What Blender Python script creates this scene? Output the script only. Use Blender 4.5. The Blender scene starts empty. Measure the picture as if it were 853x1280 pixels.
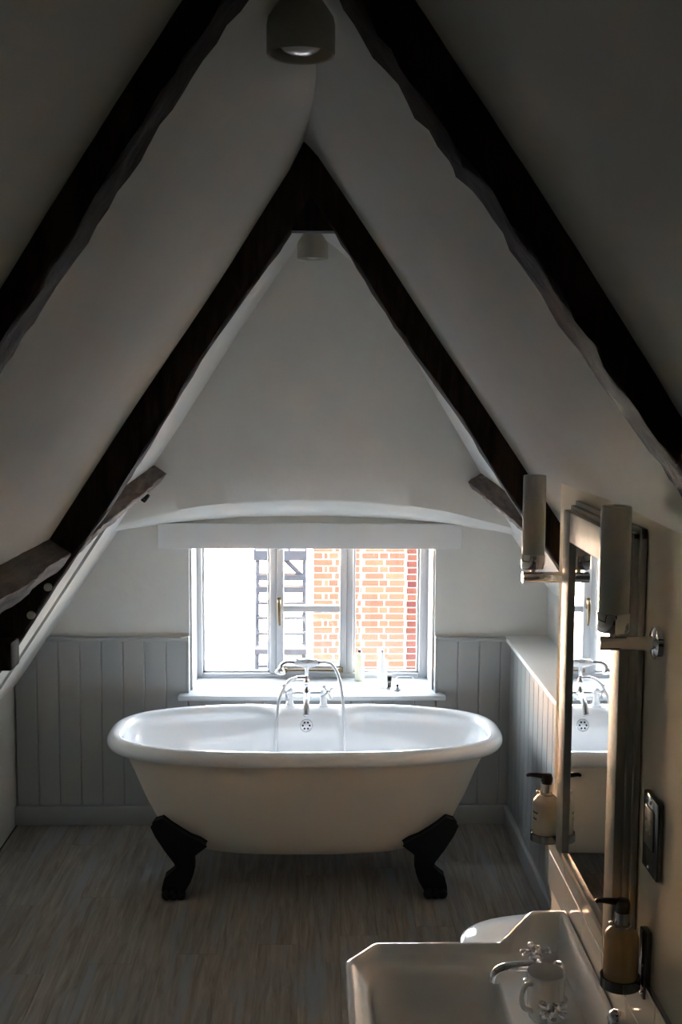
import bpy, bmesh, math, random
from mathutils import Vector, Matrix, noise

# ------------------------------------------------------------------ camera
scene = bpy.context.scene
R = math.radians
cam_data = bpy.data.cameras.new('camera')
cam = bpy.data.objects.new('camera', cam_data)
scene.collection.objects.link(cam)
cam_data.sensor_fit = 'VERTICAL'
cam_data.sensor_height = 36.0
cam_data.lens = 36.0 * 1491.0 / 1280.0
cam_data.clip_start = 0.02
cam.matrix_world = (Matrix.Translation((0, 0, 2.1)) @ Matrix.Rotation(R(-1.32), 4, 'Z')
                    @ Matrix.Rotation(R(90 - 5.935), 4, 'X') @ Matrix.Rotation(R(0.3), 4, 'Z'))
scene.camera = cam

# ------------------------------------------------------------------ sky, sun, exposure
world = bpy.data.worlds.new('sky')
scene.world = world
world.use_nodes = True
wn = world.node_tree
wn.nodes.clear()
w_out = wn.nodes.new('ShaderNodeOutputWorld')
w_bg = wn.nodes.new('ShaderNodeBackground')
w_sky = wn.nodes.new('ShaderNodeTexSky')
w_sky.sky_type = 'NISHITA'
w_sky.sun_disc = False
w_sky.sun_elevation = R(22)
w_sky.sun_rotation = R(174)          # sun behind the viewer, as the sun lamp
w_sky.dust_density = 1.0
w_sky.air_density = 1.0
w_hs = wn.nodes.new('ShaderNodeHueSaturation')
w_hs.inputs['Saturation'].default_value = 0.38      # hazy sky
wn.links.new(w_sky.outputs[0], w_hs.inputs['Color'])
wn.links.new(w_hs.outputs[0], w_bg.inputs['Color'])
wn.links.new(w_bg.outputs[0], w_out.inputs['Surface'])
w_bg.inputs['Strength'].default_value = 1.6

sun_d = bpy.data.lights.new('sun', 'SUN')
sun_d.energy = 105.0
sun_d.angle = R(2.0)
sun_d.color = (1.0, 0.84, 0.62)
sun = bpy.data.objects.new('sun', sun_d)
scene.collection.objects.link(sun)
sun.location = (0, -30, 12)
sun.rotation_euler = (R(68), 0, R(6))

# sampling portal in the window opening: emits nothing, only guides the sky sampling
por_d = bpy.data.lights.new('window_sky_portal', 'AREA')
por_d.shape = 'RECTANGLE'
por_d.size, por_d.size_y = 1.16, 0.80
por_d.cycles.is_portal = True
portal = bpy.data.objects.new('window_sky_portal', por_d)
scene.collection.objects.link(portal)
portal.location = (-0.005, 5.965, 1.03)
portal.rotation_euler = (R(-90), 0, 0)

vs = scene.view_settings
vs.view_transform = 'Standard'
vs.look = 'None'
vs.gamma = 1.0
vs.use_curve_mapping = False
vs.exposure = 2.15
scene.cycles.diffuse_bounces = 8
scene.cycles.sample_clamp_indirect = 25.0
scene.cycles.max_bounces = 14
scene.cycles.transparent_max_bounces = 16

random.seed(7)
COL = scene.collection

# ------------------------------------------------------------------ materials
def _mat(name):
    m = bpy.data.materials.new(name)
    m.use_nodes = True
    nt = m.node_tree
    return m, nt, nt.nodes['Principled BSDF']

def plain(name, col, rough=0.5, metal=0.0, noise_amt=0.0, noise_scale=8.0, bump=0.0, bump_scale=60.0, coat=0.0, spec=0.5):
    m, nt, b = _mat(name)
    b.inputs['Base Color'].default_value = (*col, 1)
    b.inputs['Roughness'].default_value = rough
    b.inputs['Metallic'].default_value = metal
    b.inputs['Coat Weight'].default_value = coat
    b.inputs['Specular IOR Level'].default_value = spec
    tc = nt.nodes.new('ShaderNodeTexCoord')
    if noise_amt > 0:
        n = nt.nodes.new('ShaderNodeTexNoise')
        n.inputs['Scale'].default_value = noise_scale
        n.inputs['Detail'].default_value = 4
        nt.links.new(tc.outputs['Object'], n.inputs['Vector'])
        r = nt.nodes.new('ShaderNodeValToRGB')
        r.color_ramp.elements[0].position = 0.3
        r.color_ramp.elements[1].position = 0.7
        r.color_ramp.elements[0].color = (*[c * (1 - noise_amt) for c in col], 1)
        r.color_ramp.elements[1].color = (*[min(1, c * (1 + noise_amt)) for c in col], 1)
        nt.links.new(n.outputs['Fac'], r.inputs['Fac'])
        nt.links.new(r.outputs['Color'], b.inputs['Base Color'])
    if bump > 0:
        n2 = nt.nodes.new('ShaderNodeTexNoise')
        n2.inputs['Scale'].default_value = bump_scale
        n2.inputs['Detail'].default_value = 5
        nt.links.new(tc.outputs['Object'], n2.inputs['Vector'])
        bp = nt.nodes.new('ShaderNodeBump')
        bp.inputs['Strength'].default_value = bump
        bp.inputs['Distance'].default_value = 0.01
        nt.links.new(n2.outputs['Fac'], bp.inputs['Height'])
        nt.links.new(bp.outputs['Normal'], b.inputs['Normal'])
    return m

def wood(name, dark, light, stretch, rough=0.6, bump=0.4, scale=10.0, patch=None, patch_lo=0.62, spec=0.5, rand=0.0):
    """grain stretched along one axis; optional second colour in patches"""
    m, nt, b = _mat(name)
    tc = nt.nodes.new('ShaderNodeTexCoord')
    mp = nt.nodes.new('ShaderNodeMapping')
    mp.inputs['Scale'].default_value = stretch
    nt.links.new(tc.outputs['Object'], mp.inputs['Vector'])
    vec = mp.outputs['Vector']
    if rand > 0:
        oi = nt.nodes.new('ShaderNodeObjectInfo')
        sc_ = nt.nodes.new('ShaderNodeVectorMath'); sc_.operation = 'ADD'
        mu = nt.nodes.new('ShaderNodeMath'); mu.operation = 'MULTIPLY'; mu.inputs[1].default_value = 40.0
        nt.links.new(oi.outputs['Random'], mu.inputs[0])
        nt.links.new(mp.outputs['Vector'], sc_.inputs[0])
        nt.links.new(mu.outputs[0], sc_.inputs[1])
        vec = sc_.outputs[0]
    n = nt.nodes.new('ShaderNodeTexNoise')
    n.inputs['Scale'].default_value = scale
    n.inputs['Detail'].default_value = 8
    n.inputs['Roughness'].default_value = 0.65
    n.inputs['Distortion'].default_value = 0.6
    nt.links.new(vec, n.inputs['Vector'])
    r = nt.nodes.new('ShaderNodeValToRGB')
    r.color_ramp.elements[0].position = 0.32
    r.color_ramp.elements[1].position = 0.70
    r.color_ramp.elements[0].color = (*dark, 1)
    r.color_ramp.elements[1].color = (*light, 1)
    nt.links.new(n.outputs['Fac'], r.inputs['Fac'])
    colour = r.outputs['Color']
    if patch:
        n3 = nt.nodes.new('ShaderNodeTexNoise')
        n3.inputs['Scale'].default_value = scale * 0.45
        n3.inputs['Detail'].default_value = 6
        nt.links.new(vec, n3.inputs['Vector'])
        r3 = nt.nodes.new('ShaderNodeValToRGB')
        r3.color_ramp.elements[0].position = patch_lo
        r3.color_ramp.elements[1].position = patch_lo + 0.12
        nt.links.new(n3.outputs['Fac'], r3.inputs['Fac'])
        mx = nt.nodes.new('ShaderNodeMixRGB')
        mx.inputs['Color2'].default_value = (*patch, 1)
        nt.links.new(r3.outputs['Color'], mx.inputs['Fac'])
        nt.links.new(colour, mx.inputs['Color1'])
        colour = mx.outputs['Color']
    if rand > 0:
        hs = nt.nodes.new('ShaderNodeHueSaturation')
        ma = nt.nodes.new('ShaderNodeMapRange')
        ma.inputs['To Min'].default_value = 1 - rand
        ma.inputs['To Max'].default_value = 1 + rand
        nt.links.new(oi.outputs['Random'], ma.inputs['Value'])
        nt.links.new(ma.outputs['Result'], hs.inputs['Value'])
        nt.links.new(colour, hs.inputs['Color'])
        colour = hs.outputs['Color']
    nt.links.new(colour, b.inputs['Base Color'])
    b.inputs['Roughness'].default_value = rough
    b.inputs['Specular IOR Level'].default_value = spec
    bp = nt.nodes.new('ShaderNodeBump')
    bp.inputs['Strength'].default_value = bump
    bp.inputs['Distance'].default_value = 0.006
    nt.links.new(n.outputs['Fac'], bp.inputs['Height'])
    nt.links.new(bp.outputs['Normal'], b.inputs['Normal'])
    return m

def thin_glass(name, tint=(1, 1, 1), refl=0.08):
    m, nt, b = _mat(name)
    nt.nodes.remove(b)
    out = nt.nodes['Material Output']
    tr = nt.nodes.new('ShaderNodeBsdfTransparent'); tr.inputs['Color'].default_value = (*tint, 1)
    gl = nt.nodes.new('ShaderNodeBsdfGlossy'); gl.inputs['Roughness'].default_value = 0.02
    lw = nt.nodes.new('ShaderNodeLayerWeight'); lw.inputs['Blend'].default_value = 0.5
    pw = nt.nodes.new('ShaderNodeMath'); pw.operation = 'POWER'; pw.inputs[1].default_value = 5.0
    fr = nt.nodes.new('ShaderNodeMath'); fr.operation = 'MULTIPLY_ADD'; fr.inputs[1].default_value = 0.6; fr.inputs[2].default_value = 0.03
    nt.links.new(lw.outputs['Facing'], pw.inputs[0]); nt.links.new(pw.outputs[0], fr.inputs[0])
    mx = nt.nodes.new('ShaderNodeMixShader')
    nt.links.new(fr.outputs[0], mx.inputs['Fac'])
    nt.links.new(tr.outputs[0], mx.inputs[1])
    nt.links.new(gl.outputs[0], mx.inputs[2])
    nt.links.new(mx.outputs[0], out.inputs['Surface'])
    return m

def varied(name, col, amt=0.25, rough=0.85, hue=0.02, bump=0.3, spec=0.08):
    """colour varied per object (bricks, tiles)"""
    m, nt, b = _mat(name)
    oi = nt.nodes.new('ShaderNodeObjectInfo')
    hs = nt.nodes.new('ShaderNodeHueSaturation')
    hs.inputs['Color'].default_value = (*col, 1)
    for sock, lo, hi in (('Value', 1 - amt, 1 + amt), ('Hue', 0.5 - hue, 0.5 + hue)):
        ma = nt.nodes.new('ShaderNodeMapRange')
        ma.inputs['To Min'].default_value = lo
        ma.inputs['To Max'].default_value = hi
        nt.links.new(oi.outputs['Random'], ma.inputs['Value'])
        nt.links.new(ma.outputs['Result'], hs.inputs[sock])
    nt.links.new(hs.outputs['Color'], b.inputs['Base Color'])
    b.inputs['Roughness'].default_value = rough
    b.inputs['Specular IOR Level'].default_value = spec
    tc = nt.nodes.new('ShaderNodeTexCoord')
    n2 = nt.nodes.new('ShaderNodeTexNoise'); n2.inputs['Scale'].default_value = 60
    nt.links.new(tc.outputs['Object'], n2.inputs['Vector'])
    bp = nt.nodes.new('ShaderNodeBump'); bp.inputs['Strength'].default_value = bump; bp.inputs['Distance'].default_value = 0.01
    nt.links.new(n2.outputs['Fac'], bp.inputs['Height'])
    nt.links.new(bp.outputs['Normal'], b.inputs['Normal'])
    return m

def brick_tex(name, c1, c2, mortar, scale):
    m, nt, b = _mat(name)
    tc = nt.nodes.new('ShaderNodeTexCoord')
    mp = nt.nodes.new('ShaderNodeMapping')
    mp.inputs['Rotation'].default_value = (R(90), 0, 0)
    nt.links.new(tc.outputs['Object'], mp.inputs['Vector'])
    bt = nt.nodes.new('ShaderNodeTexBrick')
    bt.inputs['Color1'].default_value = (*c1, 1)
    bt.inputs['Color2'].default_value = (*c2, 1)
    bt.inputs['Mortar'].default_value = (*mortar, 1)
    bt.inputs['Scale'].default_value = scale
    nt.links.new(mp.outputs['Vector'], bt.inputs['Vector'])
    nt.links.new(bt.outputs['Color'], b.inputs['Base Color'])
    b.inputs['Roughness'].default_value = 0.9
    return m

def translucent(name, col, rough=0.4, sub=0.5):
    m, nt, b = _mat(name)
    b.inputs['Base Color'].default_value = (*col, 1)
    b.inputs['Roughness'].default_value = rough
    b.inputs['Subsurface Weight'].default_value = sub
    b.inputs['Subsurface Radius'].default_value = (0.02, 0.015, 0.01)
    b.inputs['Subsurface Scale'].default_value = 1.0
    return m

M = {}
M['plaster'] = plain('plaster', (0.60, 0.595, 0.57), 0.85, noise_amt=0.03, noise_scale=3, bump=0.25, bump_scale=14, spec=0.2)
M['dark_wall'] = plain('dark_brown_paint', (0.10, 0.09, 0.08), 0.7, noise_amt=0.1)
M['warm_lit_wall'] = plain('warm_lit_wall_paint', (0.76, 0.68, 0.55), 0.8, noise_amt=0.03, noise_scale=4, bump=0.25, bump_scale=14, spec=0.2)  # cream tint stands in for warm light bounced in from the sunlit brick
M['wallplaster'] = plain('wall_plaster', (0.74, 0.735, 0.70), 0.85, noise_amt=0.025, noise_scale=5, bump=0.25, bump_scale=18, spec=0.2)
M['panel'] = plain('panel_paint', (0.385, 0.395, 0.385), 0.45, noise_amt=0.02, noise_scale=6)
M['white_paint'] = plain('white_paint', (0.80, 0.81, 0.81), 0.4, noise_amt=0.02, noise_scale=5)
M['frame_paint'] = plain('grey_frame_paint', (0.43, 0.44, 0.45), 0.4, noise_amt=0.02, noise_scale=5)
M['sill_paint'] = plain('sill_paint', (0.60, 0.64, 0.655), 0.35, noise_amt=0.015, noise_scale=7)
M['beam'] = wood('old_beam', (0.007, 0.0045, 0.0035), (0.050, 0.029, 0.021), (14, 14, 1.6), 0.66, 0.9, 3.0, spec=0.1)
M['beam_weathered'] = wood('weathered_beam', (0.035, 0.02, 0.015), (0.20, 0.15, 0.12), (9, 1.2, 9), 0.7, 0.8, 4.0, patch=(0.42, 0.38, 0.35), patch_lo=0.60)
M['floor'] = wood('bleached_floor', (0.145, 0.122, 0.098), (0.37, 0.325, 0.275), (9, 0.6, 1), 0.42, 0.08, 5.0, patch=(0.25, 0.265, 0.285), patch_lo=0.56, rand=0.05)
M['subfloor'] = plain('floor_joint', (0.05, 0.042, 0.035), 0.9, noise_amt=0.1)
M['enamel'] = plain('white_enamel', (0.86, 0.88, 0.89), 0.12, noise_amt=0.006, noise_scale=3, coat=0.6)
M['bath_paint'] = plain('cream_bath_paint', (0.74, 0.68, 0.585), 0.32, noise_amt=0.02, noise_scale=4)
M['iron'] = plain('black_iron', (0.006, 0.006, 0.006), 0.6, noise_amt=0.2, noise_scale=40, bump=0.3, bump_scale=90, spec=0.25)
M['chrome'] = plain('chrome', (0.86, 0.86, 0.88), 0.06, 1.0, noise_amt=0.01)
M['satin_chrome'] = plain('satin_chrome', (0.84, 0.85, 0.87), 0.38, 0.55, noise_amt=0.02, noise_scale=40)
M['chrome_dull'] = plain('brushed_chrome', (0.62, 0.61, 0.60), 0.24, 1.0, noise_amt=0.03, noise_scale=30)
M['porcelain'] = plain('porcelain', (0.84, 0.845, 0.83), 0.10, noise_amt=0.006, noise_scale=4, coat=0.5)
M['ceramic_tap'] = plain('tap_porcelain', (0.88, 0.89, 0.90), 0.15, noise_amt=0.01)
M['pewter'] = plain('pewter_frame', (0.36, 0.345, 0.32), 0.52, 0.4, noise_amt=0.05, noise_scale=25)
M['mirror'] = plain('mirror_glass', (0.90, 0.915, 0.91), 0.0, 1.0)
M['lamp_cream'] = plain('lamp_enamel', (0.38, 0.36, 0.295), 0.4, noise_amt=0.03)
M['lamp_inner'] = plain('lamp_inside', (0.07, 0.066, 0.056), 0.5, noise_amt=0.03)
M['bulb'] = plain('bulb_glass', (0.78, 0.77, 0.78), 0.12, noise_amt=0.02, coat=0.5)
M['frosted'] = translucent('frosted_glass', (0.58, 0.565, 0.53), 0.3, 0.25)
M['amber'] = translucent('amber_soap', (0.60, 0.40, 0.20), 0.15, 0.3)
M['cream_soap'] = translucent('cream_soap', (0.75, 0.67, 0.57), 0.2, 0.3)
M['black_plastic'] = plain('black_plastic', (0.008, 0.008, 0.008), 0.3, noise_amt=0.1)
M['red_black'] = plain('dark_pump', (0.02, 0.006, 0.006), 0.3, noise_amt=0.1)
M['print'] = plain('dark_print', (0.12, 0.09, 0.07), 0.6, noise_amt=0.1)
M['tile'] = varied('glazed_tile', (0.62, 0.61, 0.57), 0.02, 0.16, 0.003, 0.03, 0.5)
M['grout'] = plain('grout', (0.70, 0.69, 0.65), 0.85, noise_amt=0.03)
M['socket_face'] = plain('socket_face', (0.05, 0.05, 0.05), 0.35, noise_amt=0.1)
M['dark_chrome'] = plain('dark_chrome_plate', (0.20, 0.195, 0.18), 0.16, 1.0, noise_amt=0.03)
M['glass'] = thin_glass('window_glass')
M['clear_glass'] = thin_glass('clear_glass', (0.95, 0.97, 0.97))
M['brass'] = plain('old_brass', (0.16, 0.115, 0.06), 0.45, 0.8, noise_amt=0.1, noise_scale=60)
M['bottle_yellow'] = translucent('pale_yellow_bottle', (0.82, 0.82, 0.66), 0.25, 0.4)
M['bottle_white'] = translucent('white_bottle', (0.86, 0.86, 0.88), 0.25, 0.4)
M['cap_grey'] = plain('grey_cap', (0.30, 0.30, 0.32), 0.4, noise_amt=0.05)
M['brick'] = varied('orange_brick', (0.135, 0.060, 0.037), 0.14, 0.9, 0.005)
M['brick_dark'] = varied('plum_brick', (0.085, 0.029, 0.024), 0.28, 0.9, 0.02)
M['mortar'] = plain('pale_mortar', (0.34, 0.30, 0.25), 0.95, noise_amt=0.05, noise_scale=20)
M['far_brick'] = brick_tex('far_pale_brick', (0.50, 0.28, 0.17), (0.56, 0.33, 0.20), (0.62, 0.50, 0.38), 2.2)
M['render'] = plain('white_render', (0.82, 0.81, 0.78), 0.9, noise_amt=0.03)
M['shade_mass_dark'] = plain('shade_mass_dark', (0.09, 0.085, 0.08), 0.8, noise_amt=0.15, noise_scale=4)
M['asphalt'] = plain('asphalt', (0.34, 0.34, 0.34), 0.95, noise_amt=0.1, noise_scale=2)
M['steel'] = plain('dark_steel', (0.03, 0.033, 0.04), 0.7, noise_amt=0.15, noise_scale=10, spec=0.1)
M['car_white'] = plain('car_white', (0.80, 0.83, 0.86), 0.25, noise_amt=0.01, coat=0.6)
M['car_green'] = plain('car_green', (0.30, 0.42, 0.40), 0.25, noise_amt=0.02, coat=0.6)
M['car_glass'] = plain('car_glass', (0.08, 0.12, 0.12), 0.08, noise_amt=0.05)
M['car_plate'] = plain('number_plate', (0.38, 0.42, 0.45), 0.5, noise_amt=0.03)
M['rubber'] = plain('rubber', (0.02, 0.02, 0.02), 0.8, noise_amt=0.1)
M['lamp_red'] = plain('tail_lamp', (0.45, 0.05, 0.04), 0.25, noise_amt=0.05)
M['cable'] = plain('cable', (0.10, 0.09, 0.08), 0.7, noise_amt=0.1)

# ------------------------------------------------------------------ mesh helpers
ORG = {}      # world origin of every object that parents others

def obj(name, bm, mat, parent=None, loc=None, smooth=40, recalc=True):
    """link a bmesh (built in world coordinates) as one object under parent"""
    if recalc:
        bmesh.ops.recalc_face_normals(bm, faces=bm.faces)
    base = Vector(ORG[parent.name]) if parent else Vector(loc or (0, 0, 0))
    bmesh.ops.translate(bm, vec=-base, verts=bm.verts)
    me = bpy.data.meshes.new(name)
    bm.to_mesh(me)
    bm.free()
    if smooth:
        for p in me.polygons:
            p.use_smooth = True
        me.set_sharp_from_angle(angle=R(smooth))
    me.materials.append(mat)
    o = bpy.data.objects.new(name, me)
    COL.objects.link(o)
    if parent:
        o.parent = parent
    else:
        o.location = base
    ORG[o.name] = tuple(base)
    return o

def tag(o, label=None, cat=None, group=None, kind=None):
    if label: o['label'] = label
    if cat: o['category'] = cat
    if group: o['group'] = group
    if kind: o['kind'] = kind
    return o

def thing(name, loc, label=None, cat=None, group=None, kind=None):
    o = bpy.data.objects.new(name, None)
    o.empty_display_size = 0.05
    COL.objects.link(o)
    o.location = loc
    ORG[o.name] = tuple(loc)
    return tag(o, label, cat, group, kind)

def piece(name, me, parent, world_loc, mat_obj=None):
    """a repeat sharing mesh data, child of parent"""
    o = bpy.data.objects.new(name, me)
    COL.objects.link(o)
    o.parent = parent
    o.location = Vector(world_loc) - Vector(ORG[parent.name])
    ORG[o.name] = tuple(world_loc)
    return o

def B():
    return bmesh.new()

def box(bm, x0, x1, y0, y1, z0, z1, bev=0.0, seg=2):
    t = bmesh.new()
    vs_ = [t.verts.new((x, y, z)) for x in (x0, x1) for y in (y0, y1) for z in (z0, z1)]
    for f in ((0, 1, 3, 2), (4, 6, 7, 5), (0, 4, 5, 1), (2, 3, 7, 6), (0, 2, 6, 4), (1, 5, 7, 3)):
        t.faces.new([vs_[i] for i in f])
    if bev > 0:
        bmesh.ops.bevel(t, geom=t.edges[:], offset=bev, segments=seg, affect='EDGES', profile=0.5)
    merge(bm, t)
    return bm

def merge(bm, t):
    me = bpy.data.meshes.new('tmp')
    bmesh.ops.recalc_face_normals(t, faces=t.faces)
    t.to_mesh(me); t.free()
    bm.from_mesh(me)
    bpy.data.meshes.remove(me)

def loft(bm, rings, closed=True, cap0=True, cap1=True):
    """rings: lists of points, same count"""
    rv = [[bm.verts.new(p) for p in r] for r in rings]
    n = len(rv[0])
    for a, b in zip(rv, rv[1:]):
        for i in range(n if closed else n - 1):
            j = (i + 1) % n
            bm.faces.new((a[i], a[j], b[j], b[i]))
    if cap0: bm.faces.new(rv[0][::-1])
    if cap1: bm.faces.new(rv[-1])
    return bm

def frame_of(d):
    d = Vector(d).normalized()
    u = d.cross(Vector((0, 0, 1)))
    if u.length < 1e-4: u = Vector((1, 0, 0))
    u.normalize()
    return d, u, d.cross(u).normalized()

def cyl(bm, p0, p1, r0, r1=None, n=20, cap=True):
    r1 = r0 if r1 is None else r1
    p0, p1 = Vector(p0), Vector(p1)
    d, u, v = frame_of(p1 - p0)
    rings = [[p + u * math.cos(2 * math.pi * i / n) * r + v * math.sin(2 * math.pi * i / n) * r for i in range(n)] for p, r in ((p0, r0), (p1, r1))]
    return loft(bm, rings, True, cap, cap)

def lathe(bm, prof, origin=(0, 0, 0), axis=(0, 0, 1), n=32, cap0=False, cap1=False):
    """prof: (r, h) along axis from origin"""
    o = Vector(origin)
    d, u, v = frame_of(axis)
    rings = []
    for r, h in prof:
        r = max(r, 1e-5)
        rings.append([o + d * h + (u * math.cos(2 * math.pi * i / n) + v * math.sin(2 * math.pi * i / n)) * r for i in range(n)])
    loft(bm, rings, True, cap0, cap1)
    bmesh.ops.remove_doubles(bm, verts=bm.verts, dist=1e-5 * 3)
    return bm

def smooth_path(pts, k=8):
    pts = [Vector(p) for p in pts]
    out = []
    for i in range(len(pts) - 1):
        p0 = pts[max(i - 1, 0)]; p1 = pts[i]; p2 = pts[i + 1]; p3 = pts[min(i + 2, len(pts) - 1)]
        for j in range(k):
            t = j / k
            out.append(0.5 * ((2 * p1) + (p2 - p0) * t + (2 * p0 - 5 * p1 + 4 * p2 - p3) * t * t + (3 * p1 - p0 - 3 * p2 + p3) * t ** 3))
    out.append(pts[-1])
    return out

def tube(bm, pts, r, n=12, k=8, radii=None):
    path = smooth_path(pts, k) if k > 1 else [Vector(p) for p in pts]
    m = len(path)
    rings = []
    t0 = (path[1] - path[0]).normalized()
    _, u, v = frame_of(t0)
    for i, p in enumerate(path):
        t = (path[min(i + 1, m - 1)] - path[max(i - 1, 0)]).normalized()
        u = (u - t * u.dot(t)).normalized()
        v = t.cross(u)
        rr = r if radii is None else radii[0] + (radii[1] - radii[0]) * i / (m - 1)
        rings.append([p + (u * math.cos(2 * math.pi * q / n) + v * math.sin(2 * math.pi * q / n)) * rr for q in range(n)])
    return loft(bm, rings)

def ball(bm, c, r, n=16, sx=1, sy=1, sz=1):
    t = bmesh.new()
    bmesh.ops.create_uvsphere(t, u_segments=n, v_segments=max(6, n // 2), radius=r)
    for v in t.verts:
        v.co = Vector((v.co.x * sx, v.co.y * sy, v.co.z * sz)) + Vector(c)
    merge(bm, t)
    return bm

def prism(bm, pts, d):
    """closed outline pts (3-D) extruded along vector d"""
    d = Vector(d)
    return loft(bm, [[Vector(p) for p in pts], [Vector(p) + d for p in pts]])

# ------------------------------------------------------------------ room dimensions (metres)
GY = 5.63            # plaster face of the window wall
XL = -1.43           # left knee wall
RX, RZ = -0.02, 2.82  # ridge
SL, SR = 1.51, 1.457  # slopes of the two roof planes
WX = 0.64            # mirror wall
WEND = 3.06          # far end of mirror wall
KR = 1.125           # right knee wall above the ledge
YB = -4.5            # wall behind the camera
zl = lambda x: RZ - SL * (RX - x)
zr = lambda x: RZ - SR * (x - RX)
NL = Vector((SL, 0, -1)).normalized()     # inward normals
NR = Vector((-SR, 0, -1)).normalized()

# ------------------------------------------------------------------ floor
floor = thing('floor', (0, 2.2, 0), 'bleached grey-brown wood-look plank floor', kind='structure')
bm = B(); box(bm, XL - .1, 1.3, YB, 5.98, -0.10, -0.003); obj('subfloor', bm, M['subfloor'], floor, smooth=0)
PW, PL, G = 0.152, 1.22, 0.0004
cache = {}
xi = 0
x = XL + 0.01
while x < 1.14:
    off = (xi * 0.47) % 1.0 * PL
    y = YB - off
    while y < GY:
        a, b_ = max(y, YB), min(y + PL, GY)
        if b_ - a > 0.06:
            key = round(b_ - a, 3)
            if key not in cache:
                t = B(); box(t, -PW / 2 + G, PW / 2 - G, -(key / 2) + G, key / 2 - G, -0.006, 0, 0.0006, 1)
                me = bpy.data.meshes.new('plank'); t.to_mesh(me); t.free(); me.materials.append(M['floor'])
                cache[key] = me
            piece('plank', cache[key], floor, (x + PW / 2, (a + b_) / 2, 0))
        y += PL
    x += PW
    xi += 1

# ------------------------------------------------------------------ walls
def structure(name, bm, mat, label=None, smooth=30, loc=None):
    return tag(obj(name, bm, mat, None, loc, smooth), label, kind='structure')

bm = B(); box(bm, XL - .12, XL, YB, 5.98, -0.1, 0.80)
structure('wall_left', bm, M['plaster'], 'low white knee wall under the left roof slope')

OX0, OX1, OZ0, OZ1 = -0.592, 0.583, 0.60, 1.42      # window opening
bm = B()
box(bm, XL - .1, OX0, GY, 5.98, -0.1, 1.60)
box(bm, OX1, 1.30, GY, 5.98, -0.1, 1.60)
box(bm, OX0, OX1, GY, 5.98, -0.1, OZ0)
box(bm, OX0, OX1, GY, 5.98, OZ1, 1.60)
structure('wall_far', bm, M['wallplaster'], 'pale plastered window wall beside and below the window')

# upper gable: proud plaster with a curved lip over the window
bm = B()
UY = 5.43
NU, xs0, xs1 = 64, -1.02, 1.03
prof_n = 7
cols = []
for i in range(NU + 1):
    u = i / NU
    x = xs0 + (xs1 - xs0) * u
    c = (x + 0.02) / 0.95
    arch = max(0.0, 1 - abs(c) ** 2.2)
    za = 1.425 + 0.138 * arch + 0.004 * noise.noise(Vector((x * 6, 0, 3)))
    drop = 0.012 + 0.062 * arch
    yy = UY + 0.012 * noise.noise(Vector((x * 1.3, 2, 0)))
    top = min(zl(x), zr(x)) + 0.25
    col = []
    for q in range(9):
        s = q / 8
        z_ = top + (za + 0.03 - top) * s
        col.append(Vector((x, yy + 0.008 * noise.noise(Vector((x * 1.5, z_ * 1.5, 1))), z_)))
    for q in range(1, prof_n + 1):
        s = q / prof_n
        col.append(Vector((x, yy + (GY + 0.02 - yy) * s ** 1.4, za + 0.03 - 0.03 * min(1, s * 3) - drop * max(0, (s - .15) / .85))))
    col.append(Vector((x, 5.98, za - drop)))
    col.append(Vector((x, 5.98, top)))
    cols.append(col)
loft(bm, cols, True, True, True)
structure('wall_gable', bm, M['wallplaster'], 'white triangular gable plaster with a curved lip above the window', smooth=50)

# roof slopes
bm = B()
def slope_sheet(bm, side):
    n_s, n_y = 34, 110
    xe = -1.56 if side < 0 else 1.36
    inner, outer = [], []
    for j in range(n_y + 1):
        y = YB - 0.05 + (6.0 - YB) * j / n_y
        wav = 0.018 * math.sin(y * 2.6 + 0.6) + 0.012 * noise.noise(Vector((y * 1.2, 0, 0)))
        ri, ro_ = [], []
        for i in range(n_s + 1):
            s = i / n_s
            x0 = RX + wav * max(0, 1 - s * 5)
            x = x0 + (xe - RX) * s
            z = zl(x) if side < 0 else zr(x)
            if s == 0: z = RZ
            nrm = NL if side < 0 else NR
            a = 0.012 * noise.noise(Vector((s * 3.2, y * 1.1, 5 + side))) * min(1, s * 6)
            if side > 0:      # the far bay of the right slope is set back behind its rafter
                ty = max(0.0, min(1.0, (y - 3.66) / 0.25)); gs = 1.0 if s < 0.30 else max(0.0, 1 - (s - 0.30) / 0.38)
                a -= 0.062 * ty * ty * (3 - 2 * ty) * gs * min(1, s * 12)
            p = Vector((x, y, z)) + nrm * a
            ri.append(p); ro_.append(p - nrm * 0.10 + Vector((0, 0, 0.0)))
        inner.append(ri); outer.append(ro_)
    loft(bm, inner, False, False, False)
    loft(bm, outer, False, False, False)
    for e in (0, n_y):
        for i in range(n_s):
            bm.faces.new([bm.verts.new(p) for p in (inner[e][i], inner[e][i + 1], outer[e][i + 1], outer[e][i])])
    for i_ in (0, n_s):
        for j in range(n_y):
            bm.faces.new([bm.verts.new(p) for p in (inner[j][i_], inner[j + 1][i_], outer[j + 1][i_], outer[j][i_])])
slope_sheet(bm, -1)
slope_sheet(bm, 1)
box(bm, RX - 0.14, RX + 0.14, YB - .05, 6.0, RZ + 0.05, RZ + 0.25)
bmesh.ops.remove_doubles(bm, verts=bm.verts, dist=0.0005)
structure('ceiling', bm, M['plaster'], 'white plastered sloping ceiling meeting at the ridge', smooth=45)

bm = B()
box(bm, XL - .1, 1.3, YB - .12, YB, -0.1, 2.9)
structure('wall_back', bm, M['dark_wall'], 'dark end wall behind the viewer')

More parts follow.
